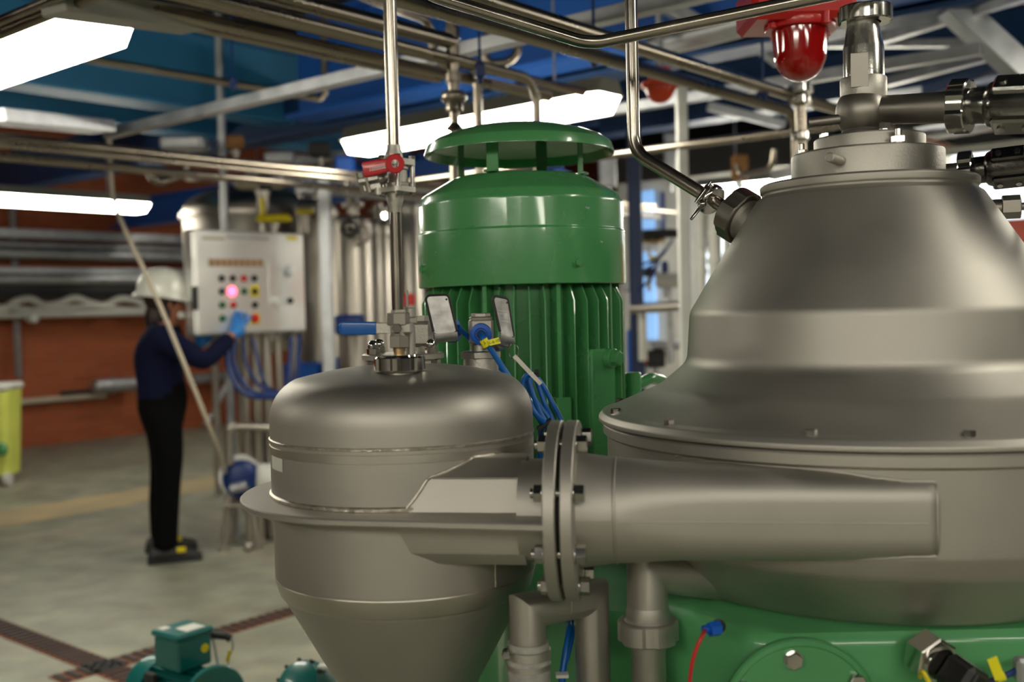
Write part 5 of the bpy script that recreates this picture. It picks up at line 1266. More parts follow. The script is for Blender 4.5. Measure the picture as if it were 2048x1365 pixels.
# hand wheels
for px, py, Y, lab in ((700, 458, 7.0, 'dark hand wheel in front of the narrow vessel'), (725, 468, 7.1, 'steel hand wheel beside the dark one')):
    c = P(px, py, Y); mb = MB(); mb.tube([c + V((cos(a) * .05, 0, sin(a) * .05)) for a in [k * 2 * pi / 16 for k in range(16)]], .012, 8, closed=True); mb.cyl(c - V((.05, 0, 0)), c + V((.05, 0, 0)), .007, 8); mb.cyl(c - V((0, 0, .05)), c + V((0, 0, .05)), .007, 8); mb.cyl(c, c + V((0, .15, 0)), .012, 10); single(mb, 'hand_wheel', 'rubber' if px == 700 else 'vessel', lab, 'valve wheel')
# spot lamps that show as bright round dots left of the cowl
for px, py, lab in ((771, 430, 'lower left bright spot lamp beside the slim tube'), (781, 422, 'upper left bright spot lamp beside the slim tube'), (809, 424, 'bright spot lamp between the slim tube and the cowl')):
    c = P(px, py, 11.); o_ = thing('spot_lamp', lab, 'lamp', c, 'small bright spot lamps'); mb = MB(); mb.lathe([(.0, 0), (.035, 0), (.04, -.02)], c, (0, -1, 0), 16); mb.lathe([(0, 0), (.034, 0)], c + V((0, -.001, 0)), (0, -1, 0), 16); part(mb, 'bulb_face', mat_spot if 'mat_spot' in globals() else 'diffuser', o_)
    mb = MB(); mb.lathe([(.05, -.0), (.05, .06), (.02, .1)], c + V((0, .0, 0)), (0, 1, 0), 16); mb.cyl(c + V((0, .05, 0)), V((c.x, c.y + .05, 4.3)), .01, 8); part(mb, 'lamp_shell', 'rubber', o_)

# ================================================================== WALL RACKS (parallel to the brick wall)
def WP(px, py, off):                                       # pixel on a plane parallel to the brick wall, off metres in front
    d = ray(px, py); o_ = V((0, 0, CZ)); pp = W0 + B_DIR * off; t = (pp - o_).dot(B_DIR) / d.dot(B_DIR); return o_ + d * t
def wallrun(px, py, off, w, h, mt, label, l0=-2.5, l1=3.3, name='conduit_run', cat='conduit', rnd=True, group=None):
    c = WP(px, py, off); a, b = c + A_DIR * l0, c + A_DIR * l1
    mb = MB()
    if rnd: mb.cyl(a, b, h / 2, 16)
    else: m = frame(a, b - a, Z); mb.box((0, 0, (b - a).length / 2), (h, w, (b - a).length), m, .004)
    return single(mb, name, mt, label, cat, group)
s_ = 12.3 / 2120
for py, hp_, mt, rd, off, lab in [(468, 17, 'galv', 0, .3, 'topmost grey tray on the brick wall'), (490, 14, 'galv', 1, .25, 'thin blue grey conduit under the top tray'), (507, 22, 'galv', 1, .3, 'thick pale conduit on the brick wall'), (541, 12, 'galv', 0, .25, 'narrow tray above the second thick conduit'), (558, 22, 'galv', 1, .3, 'second thick conduit on the brick wall'), (576, 22, 'rubber', 0, .25, 'black tray on the brick wall'), (630, 13, 'offwhite', 1, .32, 'lowest pale rail of the wall rack')]:
    wallrun(60, py, off, .1, hp_ * s_, mt, lab, rnd=bool(rd))
wallrun(60, 590, .2, .06, 20 * s_, 'rubber', 'dark recess channel behind the white hoses', rnd=False)
# sagging white hoses
pts = []
for k in range(15):
    x = -60 + k * 30; pts.append(WP(x, 605 - 8 * cos((x - 50) / 100 * 6.28) + max(0, (40 - x) * .25), .3))
cable(pts, .045, 'offwhite', 'sagging_hose', 'pale hose sagging along the wall rack', 'hose')
cable([WP(-60 + k * 30, 617 - 3 * sin(k), .33) for k in range(15)], .03, 'offwhite', 'sagging_hose', 'second pale hose under the sagging one', 'hose')
c = WP(68, 637, .42); single(MB().cyl(c - B_DIR * .1, c + B_DIR * .02, .05, 24, bev=.006), 'round_end_cap', 'white', 'small white round cap under the wall rack', 'cap')
for px in (25, 30):
    pass
mb = MB(); c = WP(27, 470, .12); mb.box((c.x, c.y, 1.75), (.06, .06, 1.9), None, .004); single(mb, 'rack_upright', 'galv', 'thin upright holding the wall rack at the left', 'post')
wallrun(60, 803, .1, .08, .07, 'beige', 'low beige rail on the brick wall', -2.5, .9, 'wall_rail', 'rail')
wallrun(140, 786, .14, .05, .05, 'rubber', 'short dark pipe end on the brick wall', -.1, .6)
mb = MB(); c = WP(185, 774, .18); cc2 = WP(268, 768, .18); mb.cyl(c, cc2, .085, 20, bev=.02); mb.cyl(c.lerp(cc2, .45), c.lerp(cc2, .52), .1, 20); single(mb, 'lagged_pipe', 'galv', 'short silver lagged pipe behind the operator', 'pipe')
wallrun(430, 755, .18, .05, .13, 'galv', 'silver pipe on the wall under the raised arm', -.35, .5)
tubeline([WP(455, 765, .3), WP(425, 830, .3), WP(410, 850, .32)], .035, 'grey hose bending down the brick wall under the arm', 'galv', .1, 'wall_hose', 'hose')

# ================================================================== RIGHT BACKGROUND
wq0 = P(1240, 600, 10.2); wq1 = wq0 + B_DIR * 8.
o_ = slab((wq0.x, wq0.y), (wq1.x, wq1.y), 0, 2.6, .12).build('wall_partition', 'offwhite', smooth=0); struct(o_)
def QP(px, py, off):
    d = ray(px, py); oo = V((0, 0, CZ)); pp = wq0 - A_DIR * off; t = (pp - oo).dot(A_DIR) / d.dot(A_DIR); return oo + d * t
def wallpanel(px0, py0, px1, py1, off, mt, name, label=None, cat=None, th=.03):
    a = QP(px0, py0, off); b = QP(px1, py1, off); L_ = (b - a).dot(B_DIR); h0_ = min(a.z, b.z); h1_ = max(a.z, b.z)
    m = Matrix(((B_DIR.x, A_DIR.x, 0, a.x), (B_DIR.y, A_DIR.y, 0, a.y), (0, 0, 1, 0), (0, 0, 0, 1))); mb = MB(); mb.box((L_ / 2, 0, (h0_ + h1_) / 2), (L_, th, h1_ - h0_), m, .004)
    o = mb.build(name, mt, smooth=0)
    return struct(o) if label is None else tag(o, label, cat)
wallpanel(1275, 384, 1309, 458, .05, 'glow_blue', 'blue_panel_1'); wallpanel(1280, 505, 1312, 605, .05, 'glow_blue', 'blue_panel_2'); wallpanel(1292, 628, 1315, 680, .05, 'glow_blue', 'blue_panel_3')
wallpanel(1905, 300, 2060, 445, .06, 'sky_win', 'window_4'); wallpanel(1395, 398, 1470, 640, .05, 'sky_win', 'window_5')
wallpanel(1322, 384, 1330, 460, .08, 'deep_blue', 'wall_stripe', 'narrow blue upright strip between blue panel and post', 'strip')
wallpanel(1990, 446, 2300, 640, 1.0, 'orange', 'orange_cabinet', 'orange red cabinet at the right edge beside the hood', 'cabinet', .5)
for px, py, w_, h_, mt, lab in [(1315, 468, 80, 16, 'rubber', 'dark horizontal actuator right of the motor'), (1300, 482, 60, 8, 'brass', 'thin brass pipe under the dark actuator'), (1312, 516, 26, 8, 'yellow', 'small yellow handle right of the motor'), (1330, 545, 14, 44, 'deep_blue', 'blue grey bracket right of the motor'), (1342, 560, 60, 30, 'offwhite', 'grey box behind the pale post'), (1258, 572, 26, 22, 'galv', 'round grey fitting touching the cowl edge'), (1298, 545, 24, 18, 'rubber', 'black connector right of the motor'), (1312, 718, 36, 34, 'rubber', 'black pump motor right of the fins'), (1290, 718, 12, 18, 'red', 'small red cap of the black pump motor'), (1340, 690, 70, 18, 'galv', 'grey shelf behind the pale post'), (1262, 705, 16, 90, 'blue_paint', 'blue panel edge beside the fins'), (1480, 335, 34, 50, 'cardboard', 'brown box hanging behind the hood nozzle'), (1418, 452, 40, 50, 'offwhite', 'white valve block behind the clamp'), (1340, 310, 26, 90, 'galv', 'grey riser pipe left of the pale post'), (1215, 345, 36, 60, 'galv', 'silver valve right of the rain cap')]:
    Y = 7.6 if px < 1420 else 6.4; a = P(px - w_ / 2, py - h_ / 2, Y); b = P(px + w_ / 2, py + h_ / 2, Y); o_ = thing('process_fitting', lab, 'fitting', ((a.x + b.x) / 2, Y, b.z))
    mb = MB(); dp_ = min(.2, max(.05, (b.x - a.x) * .6)); 
    if w_ > h_ * 1.5: mb.cyl(V((a.x, Y, (a.z + b.z) / 2)), V((b.x, Y, (a.z + b.z) / 2)), (a.z - b.z) / 2, 18, bev=.004)
    else: mb.box(((a.x + b.x) / 2, Y, (a.z + b.z) / 2), (b.x - a.x, dp_, a.z - b.z), None, .01)
    part(mb, 'fitting_body', mt, o_)
    mb = MB(); c = V(((a.x + b.x) / 2, Y + dp_ * .3, b.z)); mb.cyl(c - Z * .1, c + Z * .02, .016, 10); mb.cyl(c - Z * .04, c - Z * .02, .028, 12); part(mb, 'fitting_stem', 'galv', o_)
tubeline([P(1264, 618, 7.0), P(1364, 612, 6.8)], .032, 'bright level tube right of the fins', 'vessel', name='steel_pipe')
tubeline([P(1284, 622, 7.1), P(1286, 722, 7.1)], .03, 'short pale upright tube right of the fins', 'offwhite')
tubeline([P(1340, 622, 7.1), P(1342, 722, 7.1)], .02, 'thin upright tube left of the pale post', 'galv')
for i_, (px, w_, y0, y1) in enumerate(((1400, 20, 380, 660), (1428, 26, 400, 640), (1454, 16, 430, 600))):
    a = P(px, y0, 6.4); mb = MB(); mb.cyl(V((a.x, a.y, 0)), a, w_ / 2 / 2120 * 6.4, 20); 
    for k in range(3): zz_ = P(px, y0 + 60 + k * 55 + i_ * 14, 6.4).z; mb.cyl(V((a.x, a.y, zz_)), V((a.x, a.y, zz_ + .04)), w_ / 2 / 2120 * 6.4 * 1.25, 20)
    single(mb, 'lagged_riser', 'offwhite', ['leftmost white lagged riser behind the clamp', 'thick middle white lagged riser behind the clamp', 'rightmost white lagged riser next to the hood'][i_], 'pipe', 'white lagged risers left of the hood')
for i_, lst in enumerate([[(1262, 560, 7.2), (1285, 530, 7.2), (1320, 515, 7.3), (1345, 480, 7.4)], [(1262, 520, 7.2), (1290, 540, 7.2), (1330, 500, 7.3)], [(1265, 590, 7.2), (1300, 560, 7.1), (1318, 520, 7.2)]]):
    cable(lst, .009, 'deep_blue', 'thin_cable', ['lowest-starting blue cable right of the motor', 'upper crossing blue cable right of the motor', 'blue cable rising behind the black connector'][i_], 'cable', 'thin blue cables right of the motor')
tubeline([P(1600, 176, 3.9), P(1603, 300, 3.9), P(1604, 600, 3.9)], .02, 'upright tube with fittings under the red dome', 'pipe_far')
for k, (py, w_) in enumerate(((178, 26), (200, 22), (272, 18))):
    c = P(1601, py, 3.88); mb = MB(); mb.cyl(c - Z * .015, c + Z * .015, w_ / 2120 * 3.9, 18, bev=.004); mb.sphere(c + V((-.03, -.02, 0)), .012, 12, 8); single(mb, 'pipe_coupling', 'chrome', ['upper bright coupling under the red dome', 'middle bright coupling under the red dome', 'lower bright coupling behind the stud nut'][k], 'coupling', 'couplings on the tube under the red dome')

# ================================================================== HOSE, BLUE PUMP, BIN
Yh = 5.75
cable([P(218, 250, Yh + .4), P(222, 345, Yh + .3), P(228, 400, Yh + .2), P(250, 460, Yh + .1), P(290, 545, Yh), P(332, 640, Yh), P(375, 745, Yh), P(415, 845, Yh + .1), P(436, 900, Yh + .3), P(450, 945, Yh + .7)], .012, 'beige', 'air_hose', 'beige hose hanging diagonally in front of the operator', 'hose')
pY = 6.55; pcn = P(484, 958, pY); bp = thing('hose_pump', 'blue round hose pump with a pale rim on a small steel stand', 'pump', (pcn.x, pY, 0))
pa = V((.25, -.95, .05)).normalized()
mb = MB(); mb.lathe([(0, .06), (.07, .06), (.09, .05), (.115, .03), (.12, 0), (.12, -.1), (.1, -.12), (0, -.12)], pcn, pa, 40); part(mb, 'pump_casing', 'deep_blue', bp)
mb = MB(); mb.lathe([(.118, .012), (.13, .012), (.13, -.02), (.118, -.02)], pcn + V((-.012, 0, .02)), pa, 40); part(mb, 'pump_rim', 'white', bp)
mb = MB(); mb.cyl(pcn + V((.08, .02, .0)), pcn + V((.34, .1, -.02)), .09, 28, bev=.02); part(mb, 'pump_motor', 'white', bp)
mb = MB(); mb.cyl(pcn + V((-.05, -.07, -.05)), pcn + V((.05, -.07, -.03)), .03, 14); part(mb, 'pump_port', 'galv', bp)
for dx, dy in ((-.07, -.08), (.07, -.08), (-.07, .12), (.12, .12)):
    mb = MB(); q = V((pcn.x + dx, pY + dy, 0)); mb.cyl(q + V((dx * .5, 0, 0)), V((q.x, q.y, pcn.z - .08)), .018, 12); mb.cyl(q + V((dx * .5, 0, 0)), q + V((dx * .5, 0, .02)), .035, 14); part(mb, 'stand_leg', 'vessel', bp)
mb = MB(); mb.sphere(V((pcn.x + .06, pY - .14, .03)), .03, 16, 10); part(mb, 'foot_ball', 'vessel', bp); mb = MB(); mb.box((pcn.x + .02, pY, pcn.z - .14), (.26, .3, .02), None, .004); part(mb, 'stand_plate', 'vessel', bp)
tubeline([P(458, 930, 6.5), P(458, 853, 6.5), P(560, 856, 6.5), P(620, 858, 6.6)], .026, 'pale bent pipe above the blue pump', 'vessel', .06)
for i_, px in enumerate((497, 520, 538)):
    a = P(px, 860, 6.75); mb = MB(); mb.cyl(V((a.x, a.y, .02)), a, .022, 14); mb.cyl(V((a.x, a.y, .0)), V((a.x, a.y, .03)), .04, 14); single(mb, 'riser_tube', 'vessel', ['leftmost upright tube behind the blue pump', 'middle upright tube behind the blue pump', 'rightmost upright tube behind the blue pump'][i_], 'pipe', 'upright tubes behind the blue pump')
# bin at the left edge
bY = 9.1; q1_ = P(-42, 968, bY); q2_ = P(20, 968, bY); ztb = P(20, 782, bY).z
bn = thing('wheeled_bin', 'yellow wheeled bin with a white lid at the left edge', 'bin', ((q1_.x + q2_.x) / 2, bY, 0))
cxb = (q1_.x + q2_.x) / 2; wb_ = (q2_.x - q1_.x)
mb = MB(); rr1 = [V((cxb + x, bY + .15 + y, .1)) for x, y in roundrect(wb_ * .82, .26, .04, 4)]; rr2 = [V((cxb + x, bY + .15 + y, ztb)) for x, y in roundrect(wb_, .32, .04, 4)]
mb.loft([rr1, rr2]); part(mb, 'bin_body', 'crate', bn)
mb = MB(); mb.box((cxb, bY + .15, ztb + .03), (wb_ * 1.06, .36, .06), None, .02); part(mb, 'lid', 'white', bn)
for sx_ in (-1, 1):
    mb = MB(); mb.cyl((cxb + sx_ * wb_ * .36 - .02, bY + .05, .06), (cxb + sx_ * wb_ * .36 + .02, bY + .05, .06), .06, 24); part(mb, 'wheel', 'white', bn)
mb = MB(); mb.sphere((cxb + wb_ * .3, bY - .02, .33), .06, 14, 10, (1, .4, 1)); part(mb, 'green_spot', 'green', bn, 'green sticker patch')

# ================================================================== TEAL MOTORS (bottom left)
tY = 3.3
tm = thing('pump_motor', 'teal pump motor with a square terminal box and yellow round label', 'motor', (P(370, 1330, tY).x, tY, 0))
bx = V((.80, -.60, 0)).normalized(); sx2 = V((-bx.y, bx.x, 0))
tc_ = P(366, 1296, tY); fmx = Matrix(((bx.x, sx2.x, 0, tc_.x), (bx.y, sx2.y, 0, tc_.y), (0, 0, 1, tc_.z), (0, 0, 0, 1)))
mb = MB(); mb.box((0, 0, -.005), (.125, .125, .10), fmx, .006); part(mb, 'terminal_box', 'teal', tm)
mb = MB(); mb.box((0, 0, .053), (.14, .14, .020), fmx, .007); tl2 = part(mb, 'box_lid', 'teal', tm)
mb = MB(); mb.box((.02, .015, .0636), (.06, .07, .0012), fmx, .0003); mb.box((-.045, -.035, .0636), (.03, .03, .0012), fmx, .0003); sub(mb, 'paper_labels', 'sticker', tl2, 'pale paper labels')
mb = MB(); mb.lathe([(0, .0), (.014, .0), (.014, .0015), (0, .0015)], fmx @ V((.0625, .035, .0)), bx, 24); part(mb, 'round_label', 'yellow', tm, 'yellow round label')
ac = tc_ + V((0, 0, -.155)); L0 = -.20; L1_ = .13
mb = MB(); mb.lathe([(.0, L0), (.07, L0), (.098, L0 + .02), (.103, L0 + .05), (.103, L0 + .10), (.092, L0 + .10)], ac, bx, 40); part(mb, 'fan_cowl', 'teal', tm)
mb = MB(); mb.lathe([(.084, L0 + .08), (.084, L1_)], ac, bx, 40)
for k in range(28):
    a = 2 * pi * k / 28; m = frame(ac + bx * (L0 + .1), bx, sx2) @ Matrix.Rotation(a, 4, 'Z'); mb.box((.090, 0, .10), (.020, .004, .20), m)
part(mb, 'finned_body', 'teal', tm)
mb = MB(); mb.lathe([(.05, L1_), (.118, L1_), (.122, L1_ + .004), (.122, L1_ + .018), (.118, L1_ + .022), (.07, L1_ + .022), (.055, L1_ + .05), (.045, L1_ + .12), (0, L1_ + .12)], ac, bx, 48); part(mb, 'end_flange', 'teal', tm)
mb = MB(); mb.box((-.05, -.085, -.09), (.05, .02, .05), fmx, .004); part(mb, 'cable_bracket', 'rubber', tm)
mb = MB(); mb.box((-.03, 0, -ac.z / 2 - .155 + .0), (.16, .16, .02), fmx, .003); mb.cyl(ac - Z * .09, V((ac.x, ac.y, .0)), .05, 16); mb.box((0, 0, -tc_.z + .01), (.30, .22, .02), fmx, .003); part(mb, 'motor_foot', 'teal', tm)
q = ac + bx * (L1_ + .19); mb = MB(); mb.lathe([(0, 0), (.062, 0), (.066, .01), (.066, .09), (0, .10)], q - bx * .06, bx, 28); part(mb, 'coupling_guard', 'yellow', tm, 'yellow coupling guard')
# black handled tool behind it
q = P(440, 1273, 3.45); mb = MB(); mb.tube([P(418, 1268, 3.45), P(430, 1271, 3.45), P(452, 1273, 3.45), P(462, 1279, 3.45)], .013, 12, .01); bl_ = tag(mb.build('pump_lever', 'rubber'), 'black bar handle behind the teal terminal box', 'lever')
mb = MB(); mb.tube([P(464, 1278, 3.45), P(466, 1296, 3.45), P(458, 1318, 3.45), P(452, 1400, 3.45)], .003, 8, .01); mb.tube([P(425, 1275, 3.46), P(436, 1330, 3.46), P(440, 1400, 3.46)], .004, 8); sub(mb, 'handle_rod', 'galv', bl_); mb = MB(); mb.cyl(P(460, 1302, 3.44), P(454, 1324, 3.44), .006, 10); sub(mb, 'yellow_sleeve', 'yellow', bl_)
q = P(620, 1382, 2.9); gm = thing('gear_unit', 'teal slotted motor end seen beside the tank cone', 'motor', (q.x, q.y, 0))
mb = MB(); mb.lathe([(0, .09), (.03, .09), (.058, .075), (.072, .045), (.076, 0), (.076, -.12), (0, -.12)], q, V((-.3, -.75, .6)), 32); part(mb, 'motor_end', 'teal', gm)
for k in range(10):
    a = k * 2 * pi / 10; m = frame(q, V((-.3, -.75, .6))) @ Matrix.Rotation(a, 4, 'Z'); mb = MB(); mb.box((.0610, 0, .0665), (.016, .010, .014), m, .002); part(mb, 'cooling_slot', 'rubber', gm)
mb = MB(); mb.box(q + V((.05, -.02, .072)), (.05, .03, .012), None, .003); part(mb, 'paper_label', 'sticker', gm); mb = MB(); mb.cyl(V((q.x, q.y, .0)), q, .05, 16); mb.box((q.x, q.y, .01), (.2, .2, .02), None, .003); part(mb, 'motor_foot', 'teal', gm)

# ================================================================== THE OPERATOR
PY = 6.32
per = thing('person', 'person in a white hard hat, navy top and blue gloves pressing buttons on the cabinet', 'person', (P(325, 1100, PY).x, PY, 0))
def skin_obj(name, chains, mt, parent, root=0, sub_=2, label=None):
    """chains: list of lists of (point, rx, ry); shared points are merged"""
    vs, rs, es, idx = [], [], [], {}
    for ch in chains:
        prev = None
        for p, rx, ry in ch:
            k = tuple(round(c, 4) for c in p)
            if k not in idx: idx[k] = len(vs); vs.append(k); rs.append((rx, ry))
            i = idx[k]
            if prev is not None and prev != i: es.append((prev, i))
            prev = i
    me = bpy.data.meshes.new(name); me.from_pydata(vs, es, []); o = bpy.data.objects.new(name, me); COL.objects.link(o)
    md = o.modifiers.new('Skin', 'SKIN'); md.use_smooth_shade = True
    for i, r in enumerate(rs): me.skin_vertices[0].data[i].radius = r; me.skin_vertices[0].data[i].use_root = (i == root)
    sb = o.modifiers.new('Sub', 'SUBSURF'); sb.levels = sub_; sb.render_levels = sub_
    me.materials.append(M[mt]); o.parent = parent; o.matrix_parent_inverse = Matrix.Identity(4); w = parent['_o'] if '_o' in parent else (0, 0, 0); o.location = (-w[0], -w[1], -w[2])
    dg = bpy.context.evaluated_depsgraph_get(); me2 = bpy.data.meshes.new_from_object(o.evaluated_get(dg)); o.modifiers.clear(); o.data = me2; me2.materials.clear(); me2.materials.append(M[mt])
    for p in me2.polygons: p.use_smooth = True
    if label: o['label'] = label
    return o
fw = V((.93, .36, 0)).normalized(); sd = V((fw.y, -fw.x, 0))           # facing right and slightly away; sd = their right side, towards the lens
def J(px, py, s=0.): return P(px, py, PY - s)              # s metres nearer the lens
hip = J(326, 805); hipR = J(330, 838, .10); hipL = J(324, 838, -.10)
kneeR = J(336, 955, .11); kneeL = J(326, 950, -.10); ankR = J(330, 1068, .14); ankL = J(324, 1056, -.16)
waist = J(322, 762); chest = J(316, 705); upc = J(318, 672); neck = J(334, 646); hb = J(340, 612); ht = J(336, 568)
shR = J(322, 674, .19); shL = J(334, 664, -.18); elR = J(410, 726, .16); wrR = RP(463, 672, .07); elL = J(372, 716, -.25); wrL = J(398, 690, -.22)
R3 = lambda a, b=None: (a, b if b else a)
body_ch = [[(hip, .10, .09), (waist, .09, .085), (chest, .13, .11), (upc, .13, .10), (neck, .055, .055), (hb, .078, .09), (ht, .085, .10)],
           [(hip, .10, .09), (hipR, .08, .08), (kneeR, .055, .055), (ankR, .034, .034), (V((ankR.x + .06, ankR.y + .02, .05)), .028, .03)],
           [(hip, .10, .09), (hipL, .08, .08), (kneeL, .055, .055), (ankL, .034, .034), (V((ankL.x + .06, ankL.y + .02, .05)), .028, .03)],
           [(upc, .13, .10), (shR, .055, .055), (elR, .042, .042), (wrR, .028, .028), (wrR + (RP(480, 650, .03) - wrR) * .5, .022, .015)],
           [(upc, .13, .10), (shL, .055, .055), (elL, .042, .042), (wrL, .028, .028), (wrL + V((.05, .02, .06)), .03, .02)],
           [(hb, .078, .09), (hb + fw * .085 + V((0, 0, .0)), .022, .03), (hb + fw * .108 + V((0, 0, -.002)), .012, .014)],
           [(hb, .078, .09), (hb + fw * .06 + V((0, 0, -.065)), .035, .03)]]
bd2 = skin_obj('body', body_ch, 'skin', per)
for s_ in (-1, 1):
    mb = MB(); mb.sphere(hb + fw * .082 + sd * s_ * .032 + Z * .022, .012, 12, 8); part(mb, 'eye', 'white', per)
    mb = MB(); mb.sphere(hb + fw * .092 + sd * s_ * .033 + Z * .022, .006, 10, 6); part(mb, 'iris', 'black', per)
    mb = MB(); mb.sphere(hb - fw * .005 + sd * s_ * .083 + Z * .012, .03, 12, 10, (.35, .35, 1)); part(mb, 'ear', 'skin', per)
mb = MB(); mb.box((0, 0, 0), (.012, .045, .010), frame(hb + fw * .088 - Z * .042, Z, fw), .004); part(mb, 'mouth', 'red_btn', per)
# clothes
top = [[(J(324, 812), .172, .152), (J(324, 785), .17, .15), (waist, .168, .142), (J(313, 708), .192, .155), (upc, .172, .13), (J(332, 652), .08, .08)],
       [(upc, .165, .125), (shR, .085, .085), (shR.lerp(elR, .5), .074, .074), (elR, .066, .066), (elR.lerp(wrR, .5), .056, .056), (wrR, .045, .045)],
       [(upc, .165, .125), (shL, .085, .085), (shL.lerp(elL, .5), .072, .072), (elL, .066, .066), (elL.lerp(wrL, .5), .056, .056), (wrL, .045, .045)]]
skin_obj('jumper', top, 'navy', per, label='navy long-sleeved top')
tr = [[(J(324, 752), .155, .138), (J(325, 776), .166, .145), (hip, .176, .158), (J(326, 832), .168, .152)],
      [(J(326, 832), .165, .150), (hipR + Z * -.06, .108, .115), (J(338, 900, .10), .098, .098), (kneeR, .082, .085), (J(334, 1015, .12), .078, .075), (V((ankR.x, ankR.y, .14)), .078, .072), (V((ankR.x, ankR.y, .05)), .08, .075)],
      [(J(326, 832), .165, .150), (hipL + Z * -.06, .108, .115), (J(330, 900, -.10), .098, .098), (kneeL, .082, .085), (J(322, 1010, -.12), .078, .075), (V((ankL.x, ankL.y, .14)), .076, .072), (V((ankL.x, ankL.y, .05)), .078, .074)]]
skin_obj('trousers', tr, 'trouser', per, label='black work trousers')
for a_ in (ankR, ankL):
    q = V((a_.x, a_.y, 0)); mb = MB(); rings = []
    for f, hw, h in ((-.10, .03, .05), (-.085, .045, .085), (-.02, .05, .12), (.05, .05, .105), (.12, .052, .075), (.18, .045, .055), (.205, .025, .035)):
        c = q + fw * f; rings.append([c + sd * (hw * cos(t)) + Z * max(.0, h * (.5 + .5 * sin(t))) for t in [k * 2 * pi / 16 for k in range(16)]])
    mb.loft(rings); bt = part(mb, 'boot', 'rubber', per, 'black safety boot')
    mb = MB(); mb.box((0, 0, 0), (.31, .105, .022), Matrix(((fw.x, sd.x, 0, (q + fw * .05).x), (fw.y, sd.y, 0, (q + fw * .05).y), (0, 0, 1, .012), (0, 0, 0, 1))), .008); sub(mb, 'sole', 'black', bt)
    mb = MB(); mb.box((0, 0, 0), (.05, .012, .03), Matrix(((fw.x, sd.x, 0, (q + fw * .085 + sd * .048).x), (fw.y, sd.y, 0, (q + fw * .085 + sd * .048).y), (0, 0, 1, .075), (0, 0, 0, 1))), .003); sub(mb, 'yellow_tab', 'yellow', bt, 'yellow tab')
# gloved hands
def hand(w, tip, palm_n, curl, name='glove'):
    d = (tip - w).normalized(); s_ = d.cross(palm_n).normalized(); n_ = s_.cross(d).normalized(); G = 1.25 if palm_n.x < 0 else 1.1
    mb = None; ch = [[(w - d * .02, .034, .034), (w + d * .03, .036, .026), (w + d * .075 * G, .042 * G, .022), (w + d * .095 * G, .040 * G, .018)]]
    base = w + d * .095 * G
    for i_, (o_, l, c_) in enumerate(((-.030, .070, curl[0]), (-.010, .080, curl[1]), (.010, .074, curl[2]), (.029, .058, curl[3]))):
        o_ *= G; l *= G; p0 = base + s_ * o_; d1 = (d + s_ * o_ * 2.5).normalized(); p1 = p0 + d1 * l * .45 - n_ * (-l * .10 * c_); d2 = (d1 + n_ * c_).normalized(); p2 = p1 + d2 * l * .3; d3 = (d1 + n_ * c_ * 2).normalized(); p3 = p2 + d3 * l * .28
        ch.append([(base, .040 * G, .018), (p0, .012, .012), (p1, .0115, .0115), (p2, .0105, .0105), (p3, .009, .009)])
    t0 = w + d * .04; ch.append([(w + d * .03, .036, .026), (t0 - s_ * .040 + n_ * .01, .013, .013), (t0 - s_ * .055 + d * .035 + n_ * .015, .011, .011), (t0 - s_ * .056 + d * .062 + n_ * .016, .009, .009)])
    return skin_obj(name, ch, 'blue_glove', per, root=1, label='blue nitrile glove')
tipR = RP(496, 612, .01); hand(wrR + (tipR - wrR) * .02, tipR, V((-.3, .9, .2)), (.05, .35, .5, .6))
hand(wrL + V((.0, .0, .0)), J(408, 660, -.18), V((.2, .9, 0)), (.3, .4, .5, .6))
# hair
mb = MB(); hc_ = hb + Z * .045 - fw * .045; mb.sphere(hc_, .105, 24, 16, (1.0, .98, .9), None)
hr = part(mb, 'hair', 'hair', per)
mb = MB(); mb.sphere(hb - fw * .085 - Z * .065, .068, 16, 12, (.9, 1., 1.5)); sub(mb, 'hair_bun', 'hair', hr)
mb = MB(); mb.sphere(hb - fw * .03 - Z * .04 + sd * .065, .035, 12, 10, (.9, .5, 1.6)); sub(mb, 'hair_side', 'hair', hr)
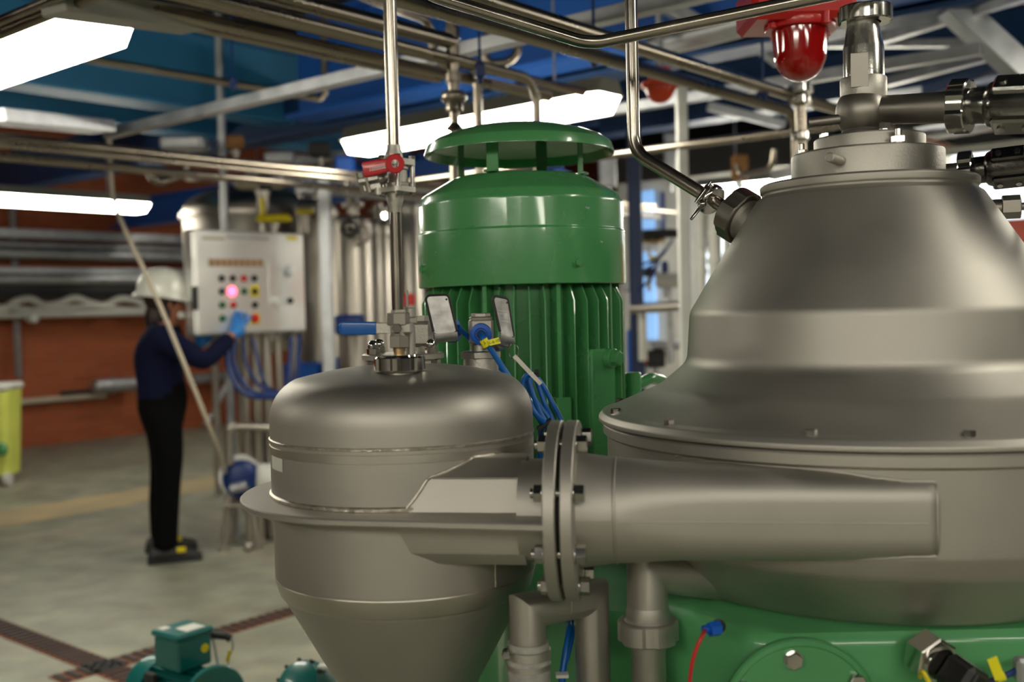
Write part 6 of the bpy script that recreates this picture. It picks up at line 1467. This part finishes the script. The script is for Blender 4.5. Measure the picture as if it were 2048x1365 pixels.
# hard hat
tilt = Matrix.Rotation(radians(6), 3, sd)
hx = fw; hz_ = (Z + fw * .10).normalized(); hx = (fw - hz_ * fw.dot(hz_)).normalized(); hy = hz_.cross(hx); h0_ = hb + Z * .052
h0_ = h0_ - fw * .035 + Z * .012
HM = Matrix(((hx.x, hy.x, hz_.x, h0_.x), (hx.y, hy.y, hz_.y, h0_.y), (hx.z, hy.z, hz_.z, h0_.z), (0, 0, 0, 1)))
mb = MB(); rings = []
for z, f in ((-.012, 1.06), (.0, 1.04), (.004, .98), (.04, .965), (.08, .88), (.11, .74), (.135, .54), (.150, .3), (.155, .05)):
    rings.append([HM @ V((f * .160 * cos(t), f * .130 * sin(t), z * 1.08)) for t in [k * 2 * pi / 40 for k in range(40)]])
mb.loft(rings); hm = part(mb, 'hard_hat', 'helmet', per, 'white hard hat')
mb = MB(); rings = []
for f, z in ((.95, .0), (1.0, -.002)): pass
rim_o = []; rim_i = []; rim_o2 = []
for k in range(40):
    t = k * 2 * pi / 40; ext = .018 + .055 * max(0, cos(t)) ** 2; rim_i.append(HM @ V((.158 * cos(t), .129 * sin(t), .006))); rim_o.append(HM @ V(((.160 + ext) * cos(t), (.130 + .014) * sin(t), -.012 - .02 * max(0, cos(t))))); rim_o2.append(HM @ V(((.157 + ext) * cos(t), (.130 + .012) * sin(t), -.018 - .02 * max(0, cos(t)))))
mb.loft([rim_i, rim_o, rim_o2, [p - hz_ * .01 for p in rim_i]], cap=False); sub(mb, 'brim', 'helmet', hm)
mb = MB(); mb.loft([[HM @ V((x, y * (1 - abs(x) * 2), .150 - abs(x) ** 2 * 5.5 + zz_)) for y, zz_ in ((-.018, 0), (.018, 0), (.014, .007), (-.014, .007))] for x in (-.10, -.06, -.02, .02, .06, .10)]); sub(mb, 'crown_ridge', 'helmet', hm)
mb = MB(); mb.cyl(hb + fw * .05 + sd * .085 - Z * .055, hb + fw * .062 + sd * .10 - Z * .06, .022, 16, bev=.003); part(mb, 'ear_defender', 'white', per, 'small white disc below the hat')
